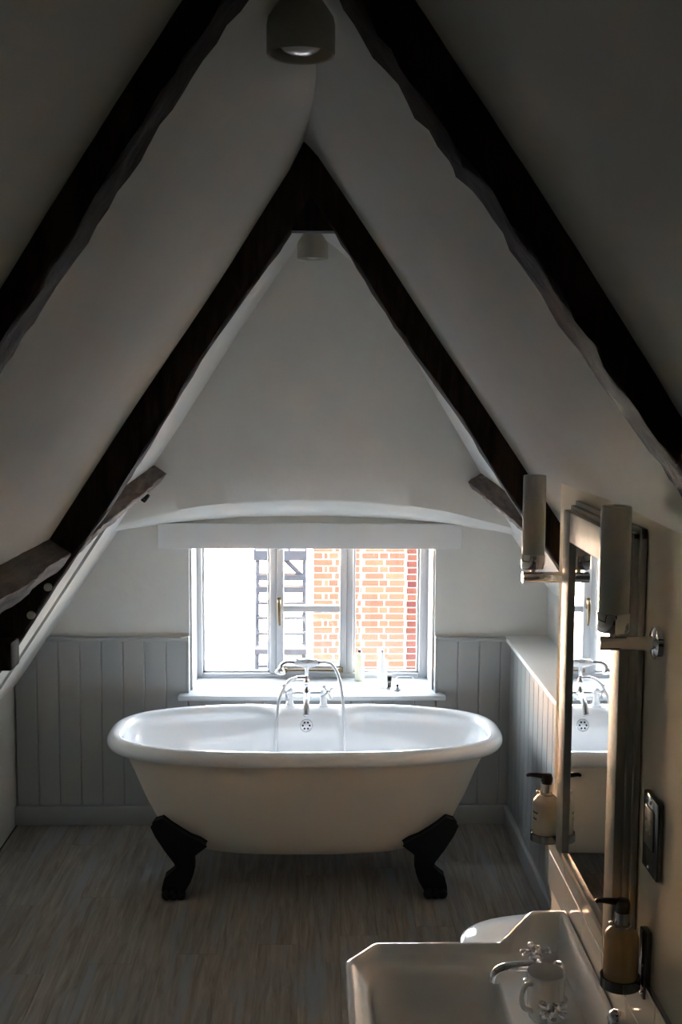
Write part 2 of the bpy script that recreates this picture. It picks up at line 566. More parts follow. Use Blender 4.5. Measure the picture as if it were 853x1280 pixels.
# thick wall with the mirror
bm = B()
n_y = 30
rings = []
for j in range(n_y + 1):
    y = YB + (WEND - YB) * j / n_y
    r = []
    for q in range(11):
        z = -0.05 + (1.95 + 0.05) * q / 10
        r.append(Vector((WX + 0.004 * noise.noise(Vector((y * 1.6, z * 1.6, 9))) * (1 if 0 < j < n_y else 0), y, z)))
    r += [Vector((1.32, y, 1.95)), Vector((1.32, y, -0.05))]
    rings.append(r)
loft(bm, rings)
structure('wall_right', bm, M['warm_lit_wall'], 'boxed-out wall carrying the mirror and basin, warm light painted into its cream colour', smooth=30)

bm = B(); box(bm, KR, 1.32, WEND - .05, 5.98, -0.05, 1.34)
structure('wall_right_knee', bm, M['wallplaster'], 'short white wall above the right-hand ledge')

# ------------------------------------------------------------------ tongue-and-groove panelling
board_cache = {}
def board_mesh(w, h, d=0.02):
    key = (round(w, 3), round(h, 3))
    if key not in board_cache:
        t = B(); box(t, -w / 2, w / 2, -d / 2, d / 2, 0, h, 0.0035, 1)
        me = bpy.data.meshes.new('board'); t.to_mesh(me); t.free(); me.materials.append(M['panel'])
        board_cache[key] = me
    return board_cache[key]

BW = 0.1025
def panelling(name, x0, x1, h, label, from_right=True, cap=True, edge=None):
    t = thing(name, ((x0 + x1) / 2, GY, 0), label, kind='structure')
    bm = B(); box(bm, x0, x1, GY - 0.012, GY - 0.001, 0.09, h - 0.02); obj('backing', bm, M['panel'], t, smooth=0)
    xs = []
    if from_right:
        x = x1
        while x > x0 + 0.015:
            xs.append((max(x - BW, x0), x)); x -= BW
    else:
        x = x0
        while x < x1 - 0.015:
            xs.append((x, min(x + BW, x1))); x += BW
    for a, b_ in xs:
        piece('board', board_mesh(b_ - a - 0.001, h - 0.10), t, ((a + b_) / 2, GY - 0.022, 0.09))
    if cap:
        bm = B(); box(bm, x0, x1, GY - 0.045, GY - 0.002, h - 0.018, h, 0.005); obj('cap_rail', bm, M['panel'], t)
    if edge is not None:
        bm = B(); box(bm, edge - 0.006, edge + 0.006, GY - 0.04, GY + 0.02, 0.64, h + 0.002, 0.003); obj('edge_bead', bm, M['panel'], t)
    return t
panelling('trim_1', XL + 0.005, OX0 - 0.008, 0.915, 'grey tongue-and-groove dado left of the window', True, True, OX0 - 0.006)
panelling('trim_2', OX1 + 0.008, 0.95, 0.915, 'grey tongue-and-groove dado right of the window', False, True, OX1 + 0.006)
panelling('trim_3', OX0 - 0.006, OX1 + 0.006, 0.62, 'grey tongue-and-groove boards below the window sill', True, False)

# right ledge
t = thing('trim_4', (1.03, 4.35, 0), 'white-topped ledge with grey vertical boards along the right wall', kind='structure')
bm = B(); box(bm, 0.922, KR + 0.005, WEND, GY - 0.001, 0.895, 0.918, 0.006); obj('ledge_top', bm, M['white_paint'], t)
bm = B(); box(bm, 0.965, 0.985, WEND, GY - 0.02, 0.0, 0.894); obj('backing', bm, M['panel'], t, smooth=0)
mb = None
y = GY - 0.035
lb = B(); box(lb, -0.01, 0.01, -BW / 2 + .0005, BW / 2 - .0005, 0, 0.805, 0.0035, 1)
me_lb = bpy.data.meshes.new('board'); lb.to_mesh(me_lb); lb.free(); me_lb.materials.append(M['panel'])
while y - BW > WEND:
    piece('board', me_lb, t, (0.955, y - BW / 2, 0.089)); y -= BW

def skirting(name, boxes, label):
    bm = B()
    for b_ in boxes: box(bm, *b_, bev=0.006)
    structure(name, bm, M['panel'], label)
skirting('baseboard_far', [(XL, 0.93, GY - 0.055, GY - 0.012, 0, 0.09)], 'grey skirting board along the window wall')
skirting('baseboard_right', [(0.925, 0.965, WEND, GY - 0.03, 0, 0.088)], 'grey skirting board below the right ledge')

# plaster band on the left slope beside the gable
bm = B()
q0, q1 = Vector((-1.425, 0, zl(-1.425))), Vector((-0.83, 0, zl(-0.83)))
for_ = [q0 - NL * 0.02, q1 - NL * 0.02, q1 + NL * 0.016, q0 + NL * 0.016]
prism(bm, [p + Vector((0, 4.97, 0)) for p in for_], (0, 0.67, 0))
bmesh.ops.bevel(bm, geom=bm.edges[:], offset=0.006, segments=2, affect='EDGES')
structure('trim_7', bm, M['plaster'], 'raised white plaster band on the left slope beside the gable')

# pelmet
bm = B(); box(bm, -0.735, 0.705, GY - 0.035, GY + 0.01, 1.342, 1.462, 0.004)
structure('trim_5', bm, M['white_paint'], 'flat pale pelmet board across the window head')

# ------------------------------------------------------------------ window
win = thing('window_1', (0, 5.90, 0.645), 'white casement window of three lights over the bath', kind='structure')
FY0, FY1 = 5.885, 5.945
def wbox(name, x0, x1, z0, z1, y0=FY0, y1=FY1, bev=0.005, mat='frame_paint', parent=None):
    bm = B(); box(bm, x0, x1, y0, y1, z0, z1, bev)
    return obj(name, bm, M[mat], parent or win)
bm = B(); box(bm, -0.640, 0.632, 5.535, 5.90, 0.622, 0.647, 0.006); obj('window_sill', bm, M['sill_paint'], win)
ZT = 1.42
wbox('jamb', OX0 - 0.01, -0.556, 0.64, ZT)
wbox('jamb', 0.532, OX1 + 0.01, 0.64, ZT)
wbox('frame_head', -0.556, 0.532, ZT - 0.045, ZT)
wbox('frame_rail', -0.556, 0.532, 0.64, 0.672)
wbox('mullion', -0.218, -0.186, 0.672, ZT - 0.045)
wbox('mullion', 0.166, 0.200, 0.672, ZT - 0.045)
# thin glazing rebates round the fixed lights
for x0, x1 in ((-0.556, -0.218), (0.200, 0.532)):
    bm = B()
    for a in ((x0, x0 + .012, .672, ZT - .045), (x1 - .012, x1, .672, ZT - .045), (x0, x1, .672, .682), (x0, x1, ZT - .057, ZT - .045)):
        box(bm, a[0], a[1], FY0 + 0.02, FY0 + 0.04, a[2], a[3], 0.002)
    obj('glazing_bead', bm, M['frame_paint'], win)
    wbox('pane', x0 + .006, x1 - .006, .678, ZT - .05, FY0 + 0.029, FY0 + 0.032, 0, 'glass')
cx0, cx1, cz0, cz1 = -0.185, 0.165, 0.674, ZT - 0.046
bm = B()
box(bm, cx0, cx0 + .036, FY0 - 0.012, FY1 - .012, cz0, cz1, 0.005)
box(bm, cx1 - .034, cx1, FY0 - 0.012, FY1 - .012, cz0, cz1, 0.005)
box(bm, cx0 + .034, cx1 - .032, FY0 - 0.012, FY1 - .012, cz0, cz0 + .04, 0.004)
box(bm, cx0 + .034, cx1 - .032, FY0 - 0.012, FY1 - .012, cz1 - .036, cz1, 0.004)
cas = obj('casement', bm, M['frame_paint'], win)
wbox('glazing_bar', cx0 + .034, cx1 - .032, 0.985, 1.017, FY0 - .008, FY1 - .02, 0.004, parent=cas)
wbox('pane', cx0 + .03, cx1 - .03, 0.704, 0.990, FY0 + 0.018, FY0 + 0.021, 0, 'glass', cas)
wbox('pane', cx0 + .03, cx1 - .03, 1.012, cz1 - .03, FY0 + 0.018, FY0 + 0.021, 0, 'glass', cas)
bm = B()
tube(bm, [(-0.171, FY0 - .02, 1.045), (-0.171, FY0 - .04, 1.03), (-0.170, FY0 - .045, 0.98), (-0.167, FY0 - .04, 0.925)], 0.008, 10, 6, radii=(0.011, 0.006))
box(bm, -0.181, -0.161, FY0 - .022, FY0 - .011, 1.005, 1.06, 0.003)
obj('handle', bm, M['brass'], cas)
bm = B()
tube(bm, [(-0.15, FY0 - .03, 0.695), (0.0, FY0 - .034, 0.697), (0.13, FY0 - .03, 0.694)], 0.006, 8, 4)
box(bm, 0.12, 0.15, FY0 - .036, FY0 - .011, 0.684, 0.706, 0.002)
box(bm, -0.16, -0.13, FY0 - .036, FY0 - .011, 0.684, 0.706, 0.002)
obj('stay_bar', bm, M['brass'], cas)
# plaster reveal sides look: narrow white architrave strips beside the frame
bm = B(); box(bm, OX0 - 0.001, OX0 + 0.010, GY + 0.02, FY0, 0.647, ZT); obj('reveal_board', bm, M['frame_paint'], win)
bm = B(); box(bm, OX1 - 0.010, OX1 + 0.001, GY + 0.02, FY0, 0.647, ZT); obj('reveal_board', bm, M['frame_paint'], win)

# ------------------------------------------------------------------ roof timbers
def timber(name, parent, P0, P1, inn, along, depth, width, mat, seed=0, rough=0.006, n=46, d_fn=None, bury=0.02):
    """P0,P1: line on the ceiling plane (near face, outer edge); inn: inward normal; along: direction of the width"""
    P0, P1, inn, along = Vector(P0), Vector(P1), Vector(inn), Vector(along)
    rings = []
    for i in range(n + 1):
        s = i / n
        p = P0.lerp(P1, s)
        d = depth * (d_fn(s) if d_fn else 1)
        big = 0.16 * depth * noise.noise(Vector((s * 5, seed, 0)))
        d += big
        w = width * (1 + 0.06 * noise.noise(Vector((s * 5, seed, 4))))
        ring = []
        sec = [(-bury, 0), (0.33 * d, 0), (0.7 * d, 0.01 * w), (d * 0.95, 0.03 * w), (d, 0.12 * w), (d, 0.4 * w), (d, 0.7 * w), (d * 0.98, 0.92 * w), (d * 0.9, 0.99 * w), (0.5 * d, w), (-bury, w)]
        for q, (a, b_) in enumerate(sec):
            j1 = rough * noise.noise(Vector((s * 38, q * 1.7, seed * 3.1))) + rough * 0.7 * noise.noise(Vector((s * 90, q * 3.1, seed)))
            j2 = rough * noise.noise(Vector((s * 30, q * 2.3, seed * 1.7 + 9)))
            if q in (0, len(sec) - 1): j1 = j2 = 0
            ring.append(p + inn * (a + j1) + along * (b_ + j2))
        rings.append(ring)
    bm = B(); loft(bm, rings)
    return obj(name, bm, mat, parent, smooth=30)

def roof_pt(side, drop_x, y):
    x = RX + side * drop_x
    return Vector((x, y, zl(x) if side < 0 else zr(x)))

YM = 3.60
tr = thing('roof_truss', (RX, YM, RZ - 0.1), 'dark oak rafter pair with a short collar, crossing halfway to the window', 'roof beam', 'dark oak roof trusses')
timber('rafter', tr, roof_pt(-1, 0.0, YM), roof_pt(-1, 1.30, YM), NL, (0, 1, 0), 0.092, 0.10, M['beam'], 1, 0.005)
timber('rafter', tr, roof_pt(1, 0.0, YM), roof_pt(1, 1.10, YM), NR, (0, 1, 0), 0.080, 0.10, M['beam'], 2, 0.005)
bm = B()
zc = 2.565
xa, xb = RX - (RZ - zc) / SL * 0.85, RX + (RZ - zc) / SR * 0.85
prism(bm, [(xa, YM + 0.02, zc), (xb, YM + 0.02, zc), (RX + 0.02, YM + 0.02, RZ - 0.03), (RX - 0.02, YM + 0.02, RZ - 0.03)], (0, 0.06, 0))
obj('collar', bm, M['beam'], tr, smooth=0)
for (x_, z_) in ((-0.806, 1.494), (-0.859, 1.408)):
    p = Vector((x_, YM - 0.004, z_))
    bm = B(); lathe(bm, [(0.0, -0.006), (0.012, -0.006), (0.013, 0.0), (0.012, 0.01)], p, (0, 1, 0), 10)
    obj('peg', bm, M['plaster'], tr)

YN = 1.60
tr2 = thing('roof_truss', (RX, YN, RZ - 0.1), 'dark oak rafter pair nearest the viewer, rough edged, cut by the frame', 'roof beam', 'dark oak roof trusses')
timber('rafter', tr2, roof_pt(-1, 0.0, YN), roof_pt(-1, 0.9, YN), NL, (0, 1, 0), 0.040, 0.11, M['beam'], 5, 0.006, 60)
timber('rafter', tr2, roof_pt(1, 0.0, YN), roof_pt(1, 0.85, YN), NR, (0, 1, 0), 0.052, 0.11, M['beam'], 8, 0.007, 60,
       d_fn=lambda s: 1.15 - 0.55 * max(0, s - 0.15) + (0.12 if s < 0.33 else 0))

def purlin(x0, z0, y0, x1, z1, y1, side, p, h, label, seed, bolt=None):
    t = thing('purlin', (x0, y0, z0), label, 'purlin', 'side purlins of the roof')
    n_in = NL if side < 0 else NR
    up = Vector((-side * 0.552, 0, 0.834)) * -1      # down the slope
    up.x = side * 0.552
    ax0, ax1 = Vector((x0, y0, z0)), Vector((x1, y1, z1))
    timber('beam', t, ax0, ax1, n_in, up, p, h, M['beam_weathered'], seed, 0.004, 40, bury=0.06)
    if bolt:
        bm = B(); box(bm, -0.02, 0.02, -0.018, 0.018, -0.02, 0.02, 0.005)
        bmesh.ops.rotate(bm, cent=(0, 0, 0), matrix=Matrix.Rotation(R(side * 55), 3, 'Y'), verts=bm.verts)
        bmesh.ops.translate(bm, vec=bolt, verts=bm.verts)
        b2 = B(); cyl(b2, (bolt[0], bolt[1] - 0.03, bolt[2] - .012), (bolt[0], bolt[1] - 0.005, bolt[2] - .012), 0.006, None, 8); merge(bm, b2)
        o = obj('iron_strap', bm, M['iron'], t); o['label'] = 'black iron strap'
    return t
purlin(-0.80, 1.642, YN + 0.1, -0.80, 1.642, YM + 0.02, -1, 0.08, 0.066, 'weathered horizontal purlin on the left slope, in front of the middle truss', 11)
purlin(-0.815, 1.622, YM + 0.08, -0.728, 1.750, UY + 0.01, -1, 0.072, 0.055, 'weathered grey purlin on the left slope running back to the gable', 12, (-0.764, 5.36, 1.609))
purlin(0.83, 1.580, YM + 0.08, 0.745, 1.705, UY + 0.01, 1, 0.050, 0.042, 'weathered brown purlin on the right slope running back to the gable', 13, (0.809, 5.36, 1.632))
bm = B(); box(bm, -0.984, -0.899, YM - 0.09, YM + 0.01, 1.254, 1.339, 0.008)
tag(obj('beam_stub', bm, M['beam'], None, (-0.924, YM - .05, 1.304)), 'short dark timber stub fixed low on the left rafter', 'beam')

# ------------------------------------------------------------------ bathtub
BX, BY = -0.032, 5.04
bath = thing('bathtub', (BX, BY, 0), 'double-ended cream roll-top bathtub with white inside and black feet', 'bathtub')
NB = 128
def oval(a, b_, z, dy=None, e=2.75):
    pts = []
    for i in range(NB):
        th = 2 * math.pi * i / NB
        c, s = math.cos(th), math.sin(th)
        x = a * math.copysign(abs(c) ** (2 / e), c)
        y = b_ * math.copysign(abs(s) ** (2 / e), s)
        if dy and y > 0:
            y -= dy * max(0.0, min(1.0, (0.26 - abs(x)) / 0.12)) ** 1 * (3 - 2 * max(0.0, min(1.0, (0.26 - abs(x)) / 0.12))) * max(0.0, min(1.0, (0.26 - abs(x)) / 0.12))
        pts.append(Vector((BX + x, BY + y, z)))
    return pts
ZC, RR = 0.610, 0.033
bm = B()
outer = []
for a, b_, z in ((0.30, 0.12, 0.150), (0.50, 0.215, 0.155), (0.565, 0.245, 0.175), (0.605, 0.265, 0.215), (0.645, 0.285, 0.28), (0.690, 0.305, 0.37), (0.735, 0.325, 0.48), (0.772, 0.342, 0.56), (0.795, 0.352, 0.60)):
    outer.append(oval(a, b_, z))
loft(bm, outer, True, True, False)
obj('outer_shell', bm, M['bath_paint'], bath, smooth=60)
bm = B()
rim = []
for q in range(15):
    an = math.pi * (1.30 - 1.75 * q / 14)      # around the roll, outside to inside
    rim.append((0.820 + RR * math.cos(an) * -1, ZC + RR * math.sin(an)))
rings = []
for q in range(17):
    an = R(235) - R(235 + 20) * q / 16
    ro_, zz = math.cos(an), math.sin(an)
    # an=235deg: under the outside edge, 90deg: top, -20deg: inner side
    off = -ro_ * RR
    inner_w = max(0.0, (q - 6) / 10.0)
    rings.append(oval(0.815 + off, 0.368 + off, ZC + zz * RR, 0.055 * inner_w))
for a, b_, z, d in ((0.765, 0.322, 0.56, 0.052), (0.735, 0.308, 0.50, 0.046), (0.690, 0.290, 0.40, 0.034), (0.645, 0.268, 0.30, 0.02), (0.60, 0.245, 0.235, 0.01), (0.54, 0.205, 0.205, 0), (0.30, 0.11, 0.195, 0)):
    rings.append(oval(a, b_, z, d))
loft(bm, rings, True, False, True)
obj('enamel_lining', bm, M['enamel'], bath, smooth=70)
# flared lip closing the rim to the shell
bm = B(); loft(bm, [oval(0.790, 0.350, 0.592), oval(0.835, 0.388, 0.585)], True, False, False)
obj('rim_underside', bm, M['enamel'], bath, smooth=60)

FOOT = [(-.033, .3456), (-.062, .334), (-.079, .309), (-.061, .268), (-.025, .21), (.0116, .155), (.0215, .127), (.0, .102), (-.028, .078), (-.036, .045), (-.038, .012), (-.030, .002), (-.008, 0), (.030, 0.0), (.040, .006), (.05, .036), (.070, .068), (.083, .1025), (.085, .13), (.083, .16), (.091, .185), (.14, .2216), (.112, .240), (.074, .26), (.035, .29), (0, .3175)]
def foot(sx, sy):
    bm = B()
    fx = BX + sx * 0.548
    fy = BY + sy * 0.275
    def at(u, v, t):
        # u grows toward the bath's middle; plate leans with the shell and bulges at the paw
        lean = 0.05 * max(0, (v - 0.12) / 0.23)
        bulge = 0.022 * math.exp(-((v - 0.03) / 0.05) ** 2) + 0.010 * math.exp(-((v - 0.19) / 0.06) ** 2)
        d = (t - 0.5) * (0.045 + 2 * bulge)
        return Vector((fx - sx * u, fy + sy * (lean + d - 0.02 + 0.35 * (abs(u - .02)) * -0.4), v))
    rings = []
    cu = sum(p[0] for p in FOOT) / len(FOOT); cv = sum(p[1] for p in FOOT) / len(FOOT)
    for t, k in ((0.0, 0.90), (0.12, 0.97), (0.3, 1.0), (0.7, 1.0), (0.88, 0.97), (1.0, 0.90)):
        r = []
        for i_, (u, v) in enumerate(FOOT):
            pu, pv = FOOT[i_ - 1]; nu, nv = FOOT[(i_ + 1) % len(FOOT)]
            tx, tz = nu - pu, nv - pv
            ln = math.hypot(tx, tz) or 1
            nx, nz = -tz / ln, tx / ln
            ins = (1 - k) * 0.06
            u2, v2 = u + nx * ins * -1, v + nz * ins * -1
            r.append(at(u2, max(0.0, v2) if v > 0.001 else (1 - k) * 0.03, t))
        rings.append(r)
    loft(bm, rings)
    # toes
    for k in range(3):
        ball(bm, (fx - sx * (-0.022 + 0.030 * k), fy + sy * 0.030, 0.021), 0.021, 12)
    return obj('foot', bm, M['iron'], bath, smooth=45)
for sx in (-1, 1):
    for sy in (-1, 1):
        foot(sx, sy)
bm = B(); lathe(bm, [(0.035, 0), (0.035, -0.02), (0.022, -0.03), (0.022, -0.06)], (BX + 0.09, BY + 0.05, 0.152), (0, 0, 1), 20, True, True)
obj('waste_outlet', bm, M['enamel'], bath)
# overflow rose on the back inside wall
bm = B()
OVX, OVY, OVZ = -0.031, BY + 0.277, 0.566
nrm = Vector((0, -1, 0.30)).normalized()
lathe(bm, [(0.0001, 0.011), (0.018, 0.010), (0.025, 0.007), (0.028, 0.002), (0.028, -0.02)], (OVX, OVY, OVZ), nrm, 28)
ov = obj('overflow_rose', bm, M['satin_chrome'], bath)
bm = B(); lathe(bm, [(0.0262, 0.004), (0.0272, 0.0075), (0.0295, 0.006), (0.0305, 0.001), (0.0305, -0.02)], (OVX, OVY, OVZ), nrm, 28)
obj('bezel', bm, M['chrome'], ov)
d_, u_, v_ = frame_of(nrm)
for k in range(6):
    a = 2 * math.pi * k / 6
    c = Vector((OVX, OVY, OVZ)) + (u_ * math.cos(a) + v_ * math.sin(a)) * 0.0155 + d_ * 0.0103
    bm = B(); cyl(bm, c - d_ * 0.004, c + d_ * 0.0008, 0.0046, None, 12)
    obj('hole', bm, M['black_plastic'], ov)

# ------------------------------------------------------------------ bath mixer
TX, TY = -0.030, 5.385
tap = thing('bath_mixer_tap', (TX, TY, 0.643), 'chrome bath mixer with telephone-style hand shower on the back rim of the bathtub', 'tap')
bm = B()
cyl(bm, (TX - 0.078, TY, 0.70), (TX + 0.078, TY, 0.70), 0.0085, None, 16)
lathe(bm, [(0.012, -0.03), (0.016, -0.02), (0.020, 0.0), (0.016, 0.018), (0.010, 0.03), (0.012, 0.042), (0.015, 0.05), (0.012, 0.06), (0.0085, 0.07), (0.0085, 0.115), (0.012, 0.12), (0.012, 0.128), (0.0001, 0.13)], (TX, TY, 0.70), (0, 0, 1), 20, True, False)
obj('body', bm, M['chrome'], tap)
for s in (-1, 1):
    px = TX + s * 0.078
    bm = B(); lathe(bm, [(0.026, -0.018), (0.026, -0.012), (0.018, -0.006), (0.014, 0.02), (0.014, 0.048), (0.016, 0.055), (0.012, 0.065), (0.0001, 0.066)], (px, TY, 0.655), (0, 0, 1), 20, True, False)
    obj('pillar', bm, M['ceramic_tap'], tap)
    # cross handle facing forward and outwards
    hd = Vector((s * 0.55, -0.75, 0.25)).normalized()
    hc = Vector((px, TY, 0.703)) + hd * 0.032
    bm = B()
    cyl(bm, Vector((px, TY, 0.703)), hc, 0.009, 0.008, 14)
    lathe(bm, [(0.0001, 0.012), (0.009, 0.010), (0.012, 0.003), (0.011, -0.006)], hc, hd, 16)
    hn = obj('handle', bm, M['chrome'], tap)
    d_, u_, v_ = frame_of(hd)
    bm = B()
    for k in range(4):
        a = k * math.pi / 2 + 0.5
        dv = u_ * math.cos(a) + v_ * math.sin(a)
        cyl(bm, hc + dv * 0.006, hc + dv * 0.030, 0.0055, 0.0075, 10)
        ball(bm, hc + dv * 0.032, 0.0098, 12)
    obj('cross_head', bm, M['ceramic_tap'], hn)
bm = B()
tube(bm, [(TX, TY - 0.005, 0.70), (TX, TY - 0.05, 0.690), (TX - 0.001, TY - 0.10, 0.664), (TX - 0.002, TY - 0.125, 0.628)], 0.013, 14, 8, radii=(0.0125, 0.0155))
obj('spout', bm, M['chrome'], tap)
bm = B()
for s in (-1, 1):
    tube(bm, [(TX, TY, 0.822), (TX + s * 0.02, TY - 0.004, 0.826), (TX + s * 0.040, TY - 0.004, 0.842), (TX + s * 0.046, TY, 0.858)], 0.0045, 10, 6)
tube(bm, [(TX - 0.046, TY, 0.858), (TX - 0.03, TY - 0.016, 0.855), (TX, TY - 0.022, 0.851), (TX + 0.03, TY - 0.016, 0.855), (TX + 0.046, TY, 0.858)], 0.004, 8, 5)
obj('cradle', bm, M['chrome'], tap)
hs = B()
HZ = 0.842
lathe(hs, [(0.009, -0.057), (0.013, -0.050), (0.017, -0.035), (0.021, -0.012), (0.022, 0.0), (0.021, 0.012), (0.017, 0.035), (0.013, 0.050), (0.009, 0.057)], (TX - 0.0, TY, HZ), (1, 0, 0), 20, True, True)
hsg = obj('hand_shower', hs, M['satin_chrome'], tap)
bm = B()
tube(bm, [(TX - 0.05, TY, HZ), (TX - 0.085, TY, HZ + 0.002), (TX - 0.112, TY - 0.006, HZ - 0.008), (TX - 0.120, TY - 0.012, HZ - 0.03)], 0.009, 12, 6, radii=(0.0085, 0.012))
lathe(bm, [(0.010, 0.0), (0.020, 0.014), (0.024, 0.024), (0.022, 0.028), (0.0001, 0.029)], (TX - 0.118, TY - 0.010, HZ - 0.020), (-0.15, -0.45, -0.9), 18)
obj('shower_head', bm, M['chrome'], hsg)
bm = B()
cyl(bm, (TX + 0.05, TY, HZ), (TX + 0.088, TY, HZ + 0.003), 0.0085, 0.0075, 14)
lathe(bm, [(0.0115, -0.006), (0.0125, 0.0), (0.0115, 0.006)], (TX + 0.055, TY, HZ), (1, 0, 0), 16, True, True)
obj('hose_connector', bm, M['chrome'], hsg)
bm = B()
hose = [(TX + 0.085, TY, HZ + 0.003), (TX + 0.118, TY - 0.01, HZ - 0.008), (TX + 0.148, TY - 0.03, HZ - 0.06), (TX + 0.163, TY - 0.06, HZ - 0.14), (TX + 0.172, TY - 0.09, HZ - 0.26), (TX + 0.174, TY - 0.12, 0.46), (TX + 0.165, TY - 0.15, 0.34), (TX + 0.11, TY - 0.19, 0.245), (TX, TY - 0.21, 0.222), (TX - 0.10, TY - 0.19, 0.26), (TX - 0.138, TY - 0.15, 0.36), (TX - 0.139, TY - 0.11, 0.48), (TX - 0.135, TY - 0.07, 0.60), (TX - 0.122, TY - 0.035, 0.69), (TX - 0.085, TY - 0.01, 0.755), (TX - 0.045, TY, 0.772), (TX - 0.006, TY, 0.772)]
tube(bm, hose, 0.0072, 10, 8)
obj('hose', bm, M['satin_chrome'], tap)
bm = B(); cyl(bm, (TX - 0.045, TY, 0.772), (TX - 0.005, TY, 0.772), 0.0095, None, 14)
obj('hose_union', bm, M['chrome'], tap)

# ------------------------------------------------------------------ ceiling spot lamps
def spot(loc, label):
    x, y, zb = loc
    t = thing('ceiling_spot', (x, y, zb), label, 'ceiling lamp', 'ceiling spots along the ridge')
    bm = B()
    lathe(bm, [(0.050, 0.034), (0.0535, 0.002), (0.0565, 0.0), (0.0585, 0.004), (0.0585, 0.05), (0.056, 0.062), (0.044, 0.080), (0.034, 0.094), (0.031, 0.104), (0.030, RZ - zb - 0.035), (0.030, RZ - zb - 0.01)], (x, y, zb), (0, 0, 1), 40, False, True)
    obj('housing', bm, M['lamp_cream'], t)
    bm = B(); lathe(bm, [(0.0001, 0.060), (0.040, 0.056), (0.050, 0.034)], (x, y, zb), (0, 0, 1), 36)
    obj('reflector', bm, M['lamp_inner'], t)
    bm = B(); lathe(bm, [(0.0001, 0.001), (0.016, 0.0025), (0.028, 0.007), (0.037, 0.015), (0.041, 0.026), (0.038, 0.040), (0.025, 0.055)], (x, y, zb), (0, 0, 1), 36)
    obj('bulb', bm, M['bulb'], t)
spot((-0.024, 2.10, 2.662), 'cream bell-shaped ceiling spot at the top, nearest the viewer')
spot((-0.007, 4.55, 2.580), 'small cream ceiling spot hanging beyond the middle truss')

# ------------------------------------------------------------------ mirror
MY0, MY1, MZ0, MZ1 = 2.262, 2.806, 0.982, 1.816
MXF = 0.594
FW = 0.070
mir = thing('wall_mirror', (WX, (MY0 + MY1) / 2, MZ0), 'tall rectangular mirror in a deep stepped pewter frame above the basin', 'mirror')
def mpart(name, y0, y1, z0, z1):
    bm = B()
    box(bm, MXF, WX - 0.003, y0, y1, z0, z1, 0.003)
    return obj(name, bm, M['pewter'], mir)
mpart('stile', MY0, MY0 + FW, MZ0, MZ1)
mpart('stile', MY1 - FW, MY1, MZ0, MZ1)
mpart('rail', MY0 + FW, MY1 - FW, MZ1 - FW, MZ1)
mpart('rail', MY0 + FW, MY1 - FW, MZ0, MZ0 + 0.018)
bm = B()
for k, (e, xx) in enumerate(((0.010, 0.612), (0.020, 0.624))):
    for (y0, y1, z0, z1) in ((MY0 - e, MY0 + .002, MZ0, MZ1 + e), (MY1 - .002, MY1 + e * 0.5, MZ0, MZ1 + e), (MY0 - e, MY1 + e * 0.5, MZ1 - .002, MZ1 + e)):
        box(bm, xx, WX - 0.003, y0, y1, z0, z1, 0.002)
obj('outer_moulding', bm, M['pewter'], mir)
bm = B(); box(bm, 0.603, 0.609, MY0 + FW - .004, MY1 - FW + .004, MZ0 + 0.014, MZ1 - FW + .004)
obj('mirror_glass', bm, M['mirror'], mir, smooth=0)

# ------------------------------------------------------------------ wall lamps
def sconce(x, y, label):
    t = thing('wall_lamp', (WX, y, 1.634), label, 'wall lamp', 'tube lamps either side of the mirror')
    za = 1.634
    bm = B(); lathe(bm, [(0.0001, 0.014), (0.022, 0.013), (0.030, 0.009), (0.032, 0.0)], (WX - 0.001, y, za), (-1, 0, 0), 32, False, True)
    obj('wall_plate', bm, M['chrome'], t)
    bm = B(); cyl(bm, (WX - 0.01, y, za), (x - 0.026, y, za), 0.0135, None, 24)
    obj('arm', bm, M['chrome'], t)
    bm = B(); cyl(bm, (x, y, za + 0.008), (x, y, za + 0.03), 0.006, None, 14)
    cyl(bm, (x, y, za + 0.018), (x, y, za + 0.024), 0.010, None, 14)
    obj('stem', bm, M['chrome'], t)
    bm = B(); lathe(bm, [(0.0001, 0.022), (0.028, 0.022), (0.0300, 0.025), (0.0300, 0.056), (0.0285, 0.058)], (x, y, za), (0, 0, 1), 32, False, True)
    obj('cup', bm, M['chrome'], t)
    bm = B(); lathe(bm, [(0.0282, 0.050), (0.0282, 0.250), (0.0272, 0.254), (0.0245, 0.255), (0.0240, 0.250), (0.0240, 0.060), (0.0001, 0.060)], (x, y, za), (0, 0, 1), 40)
    obj('glass_shade', bm, M['frosted'], t, smooth=50)
sconce(0.546, 2.925, 'frosted glass tube lamp on a chrome arm, beyond the mirror')
sconce(0.553, 2.155, 'frosted glass tube lamp on a chrome arm, on the near side of the mirror')

# ------------------------------------------------------------------ shaver socket
sy0, sy1, sz0, sz1 = 2.083, 2.176, 1.203, 1.350
so = thing('shaver_socket', (WX, (sy0 + sy1) / 2, sz0), 'dark chrome shaver socket plate on the wall right of the mirror', 'socket')
bm = B(); box(bm, 0.626, 0.638, sy0, sy1, sz0, sz1, 0.004); obj('plate', bm, M['dark_chrome'], so)
bm = B(); box(bm, 0.6235, 0.628, sy0 + .018, sy1 - .018, sz0 + .050, sz1 - .022, 0.002); pf = obj('socket_insert', bm, M['socket_face'], so)
for dy in (-0.012, 0.012):
    for dz in (0.03, 0.05):
        bm = B(); cyl(bm, (0.6229, (sy0 + sy1) / 2 + dy, sz0 + .05 + dz), (0.6245, (sy0 + sy1) / 2 + dy, sz0 + .05 + dz), 0.003, None, 10)
        obj('pin_hole', bm, M['chrome_dull'], pf)
for z in (sz0 + 0.012, sz1 - 0.012):
    bm = B(); lathe(bm, [(0.0001, 0.003), (0.004, 0.002), (0.0045, 0)], (0.626, (sy0 + sy1) / 2, z), (-1, 0, 0), 12); obj('screw', bm, M['chrome'], so)

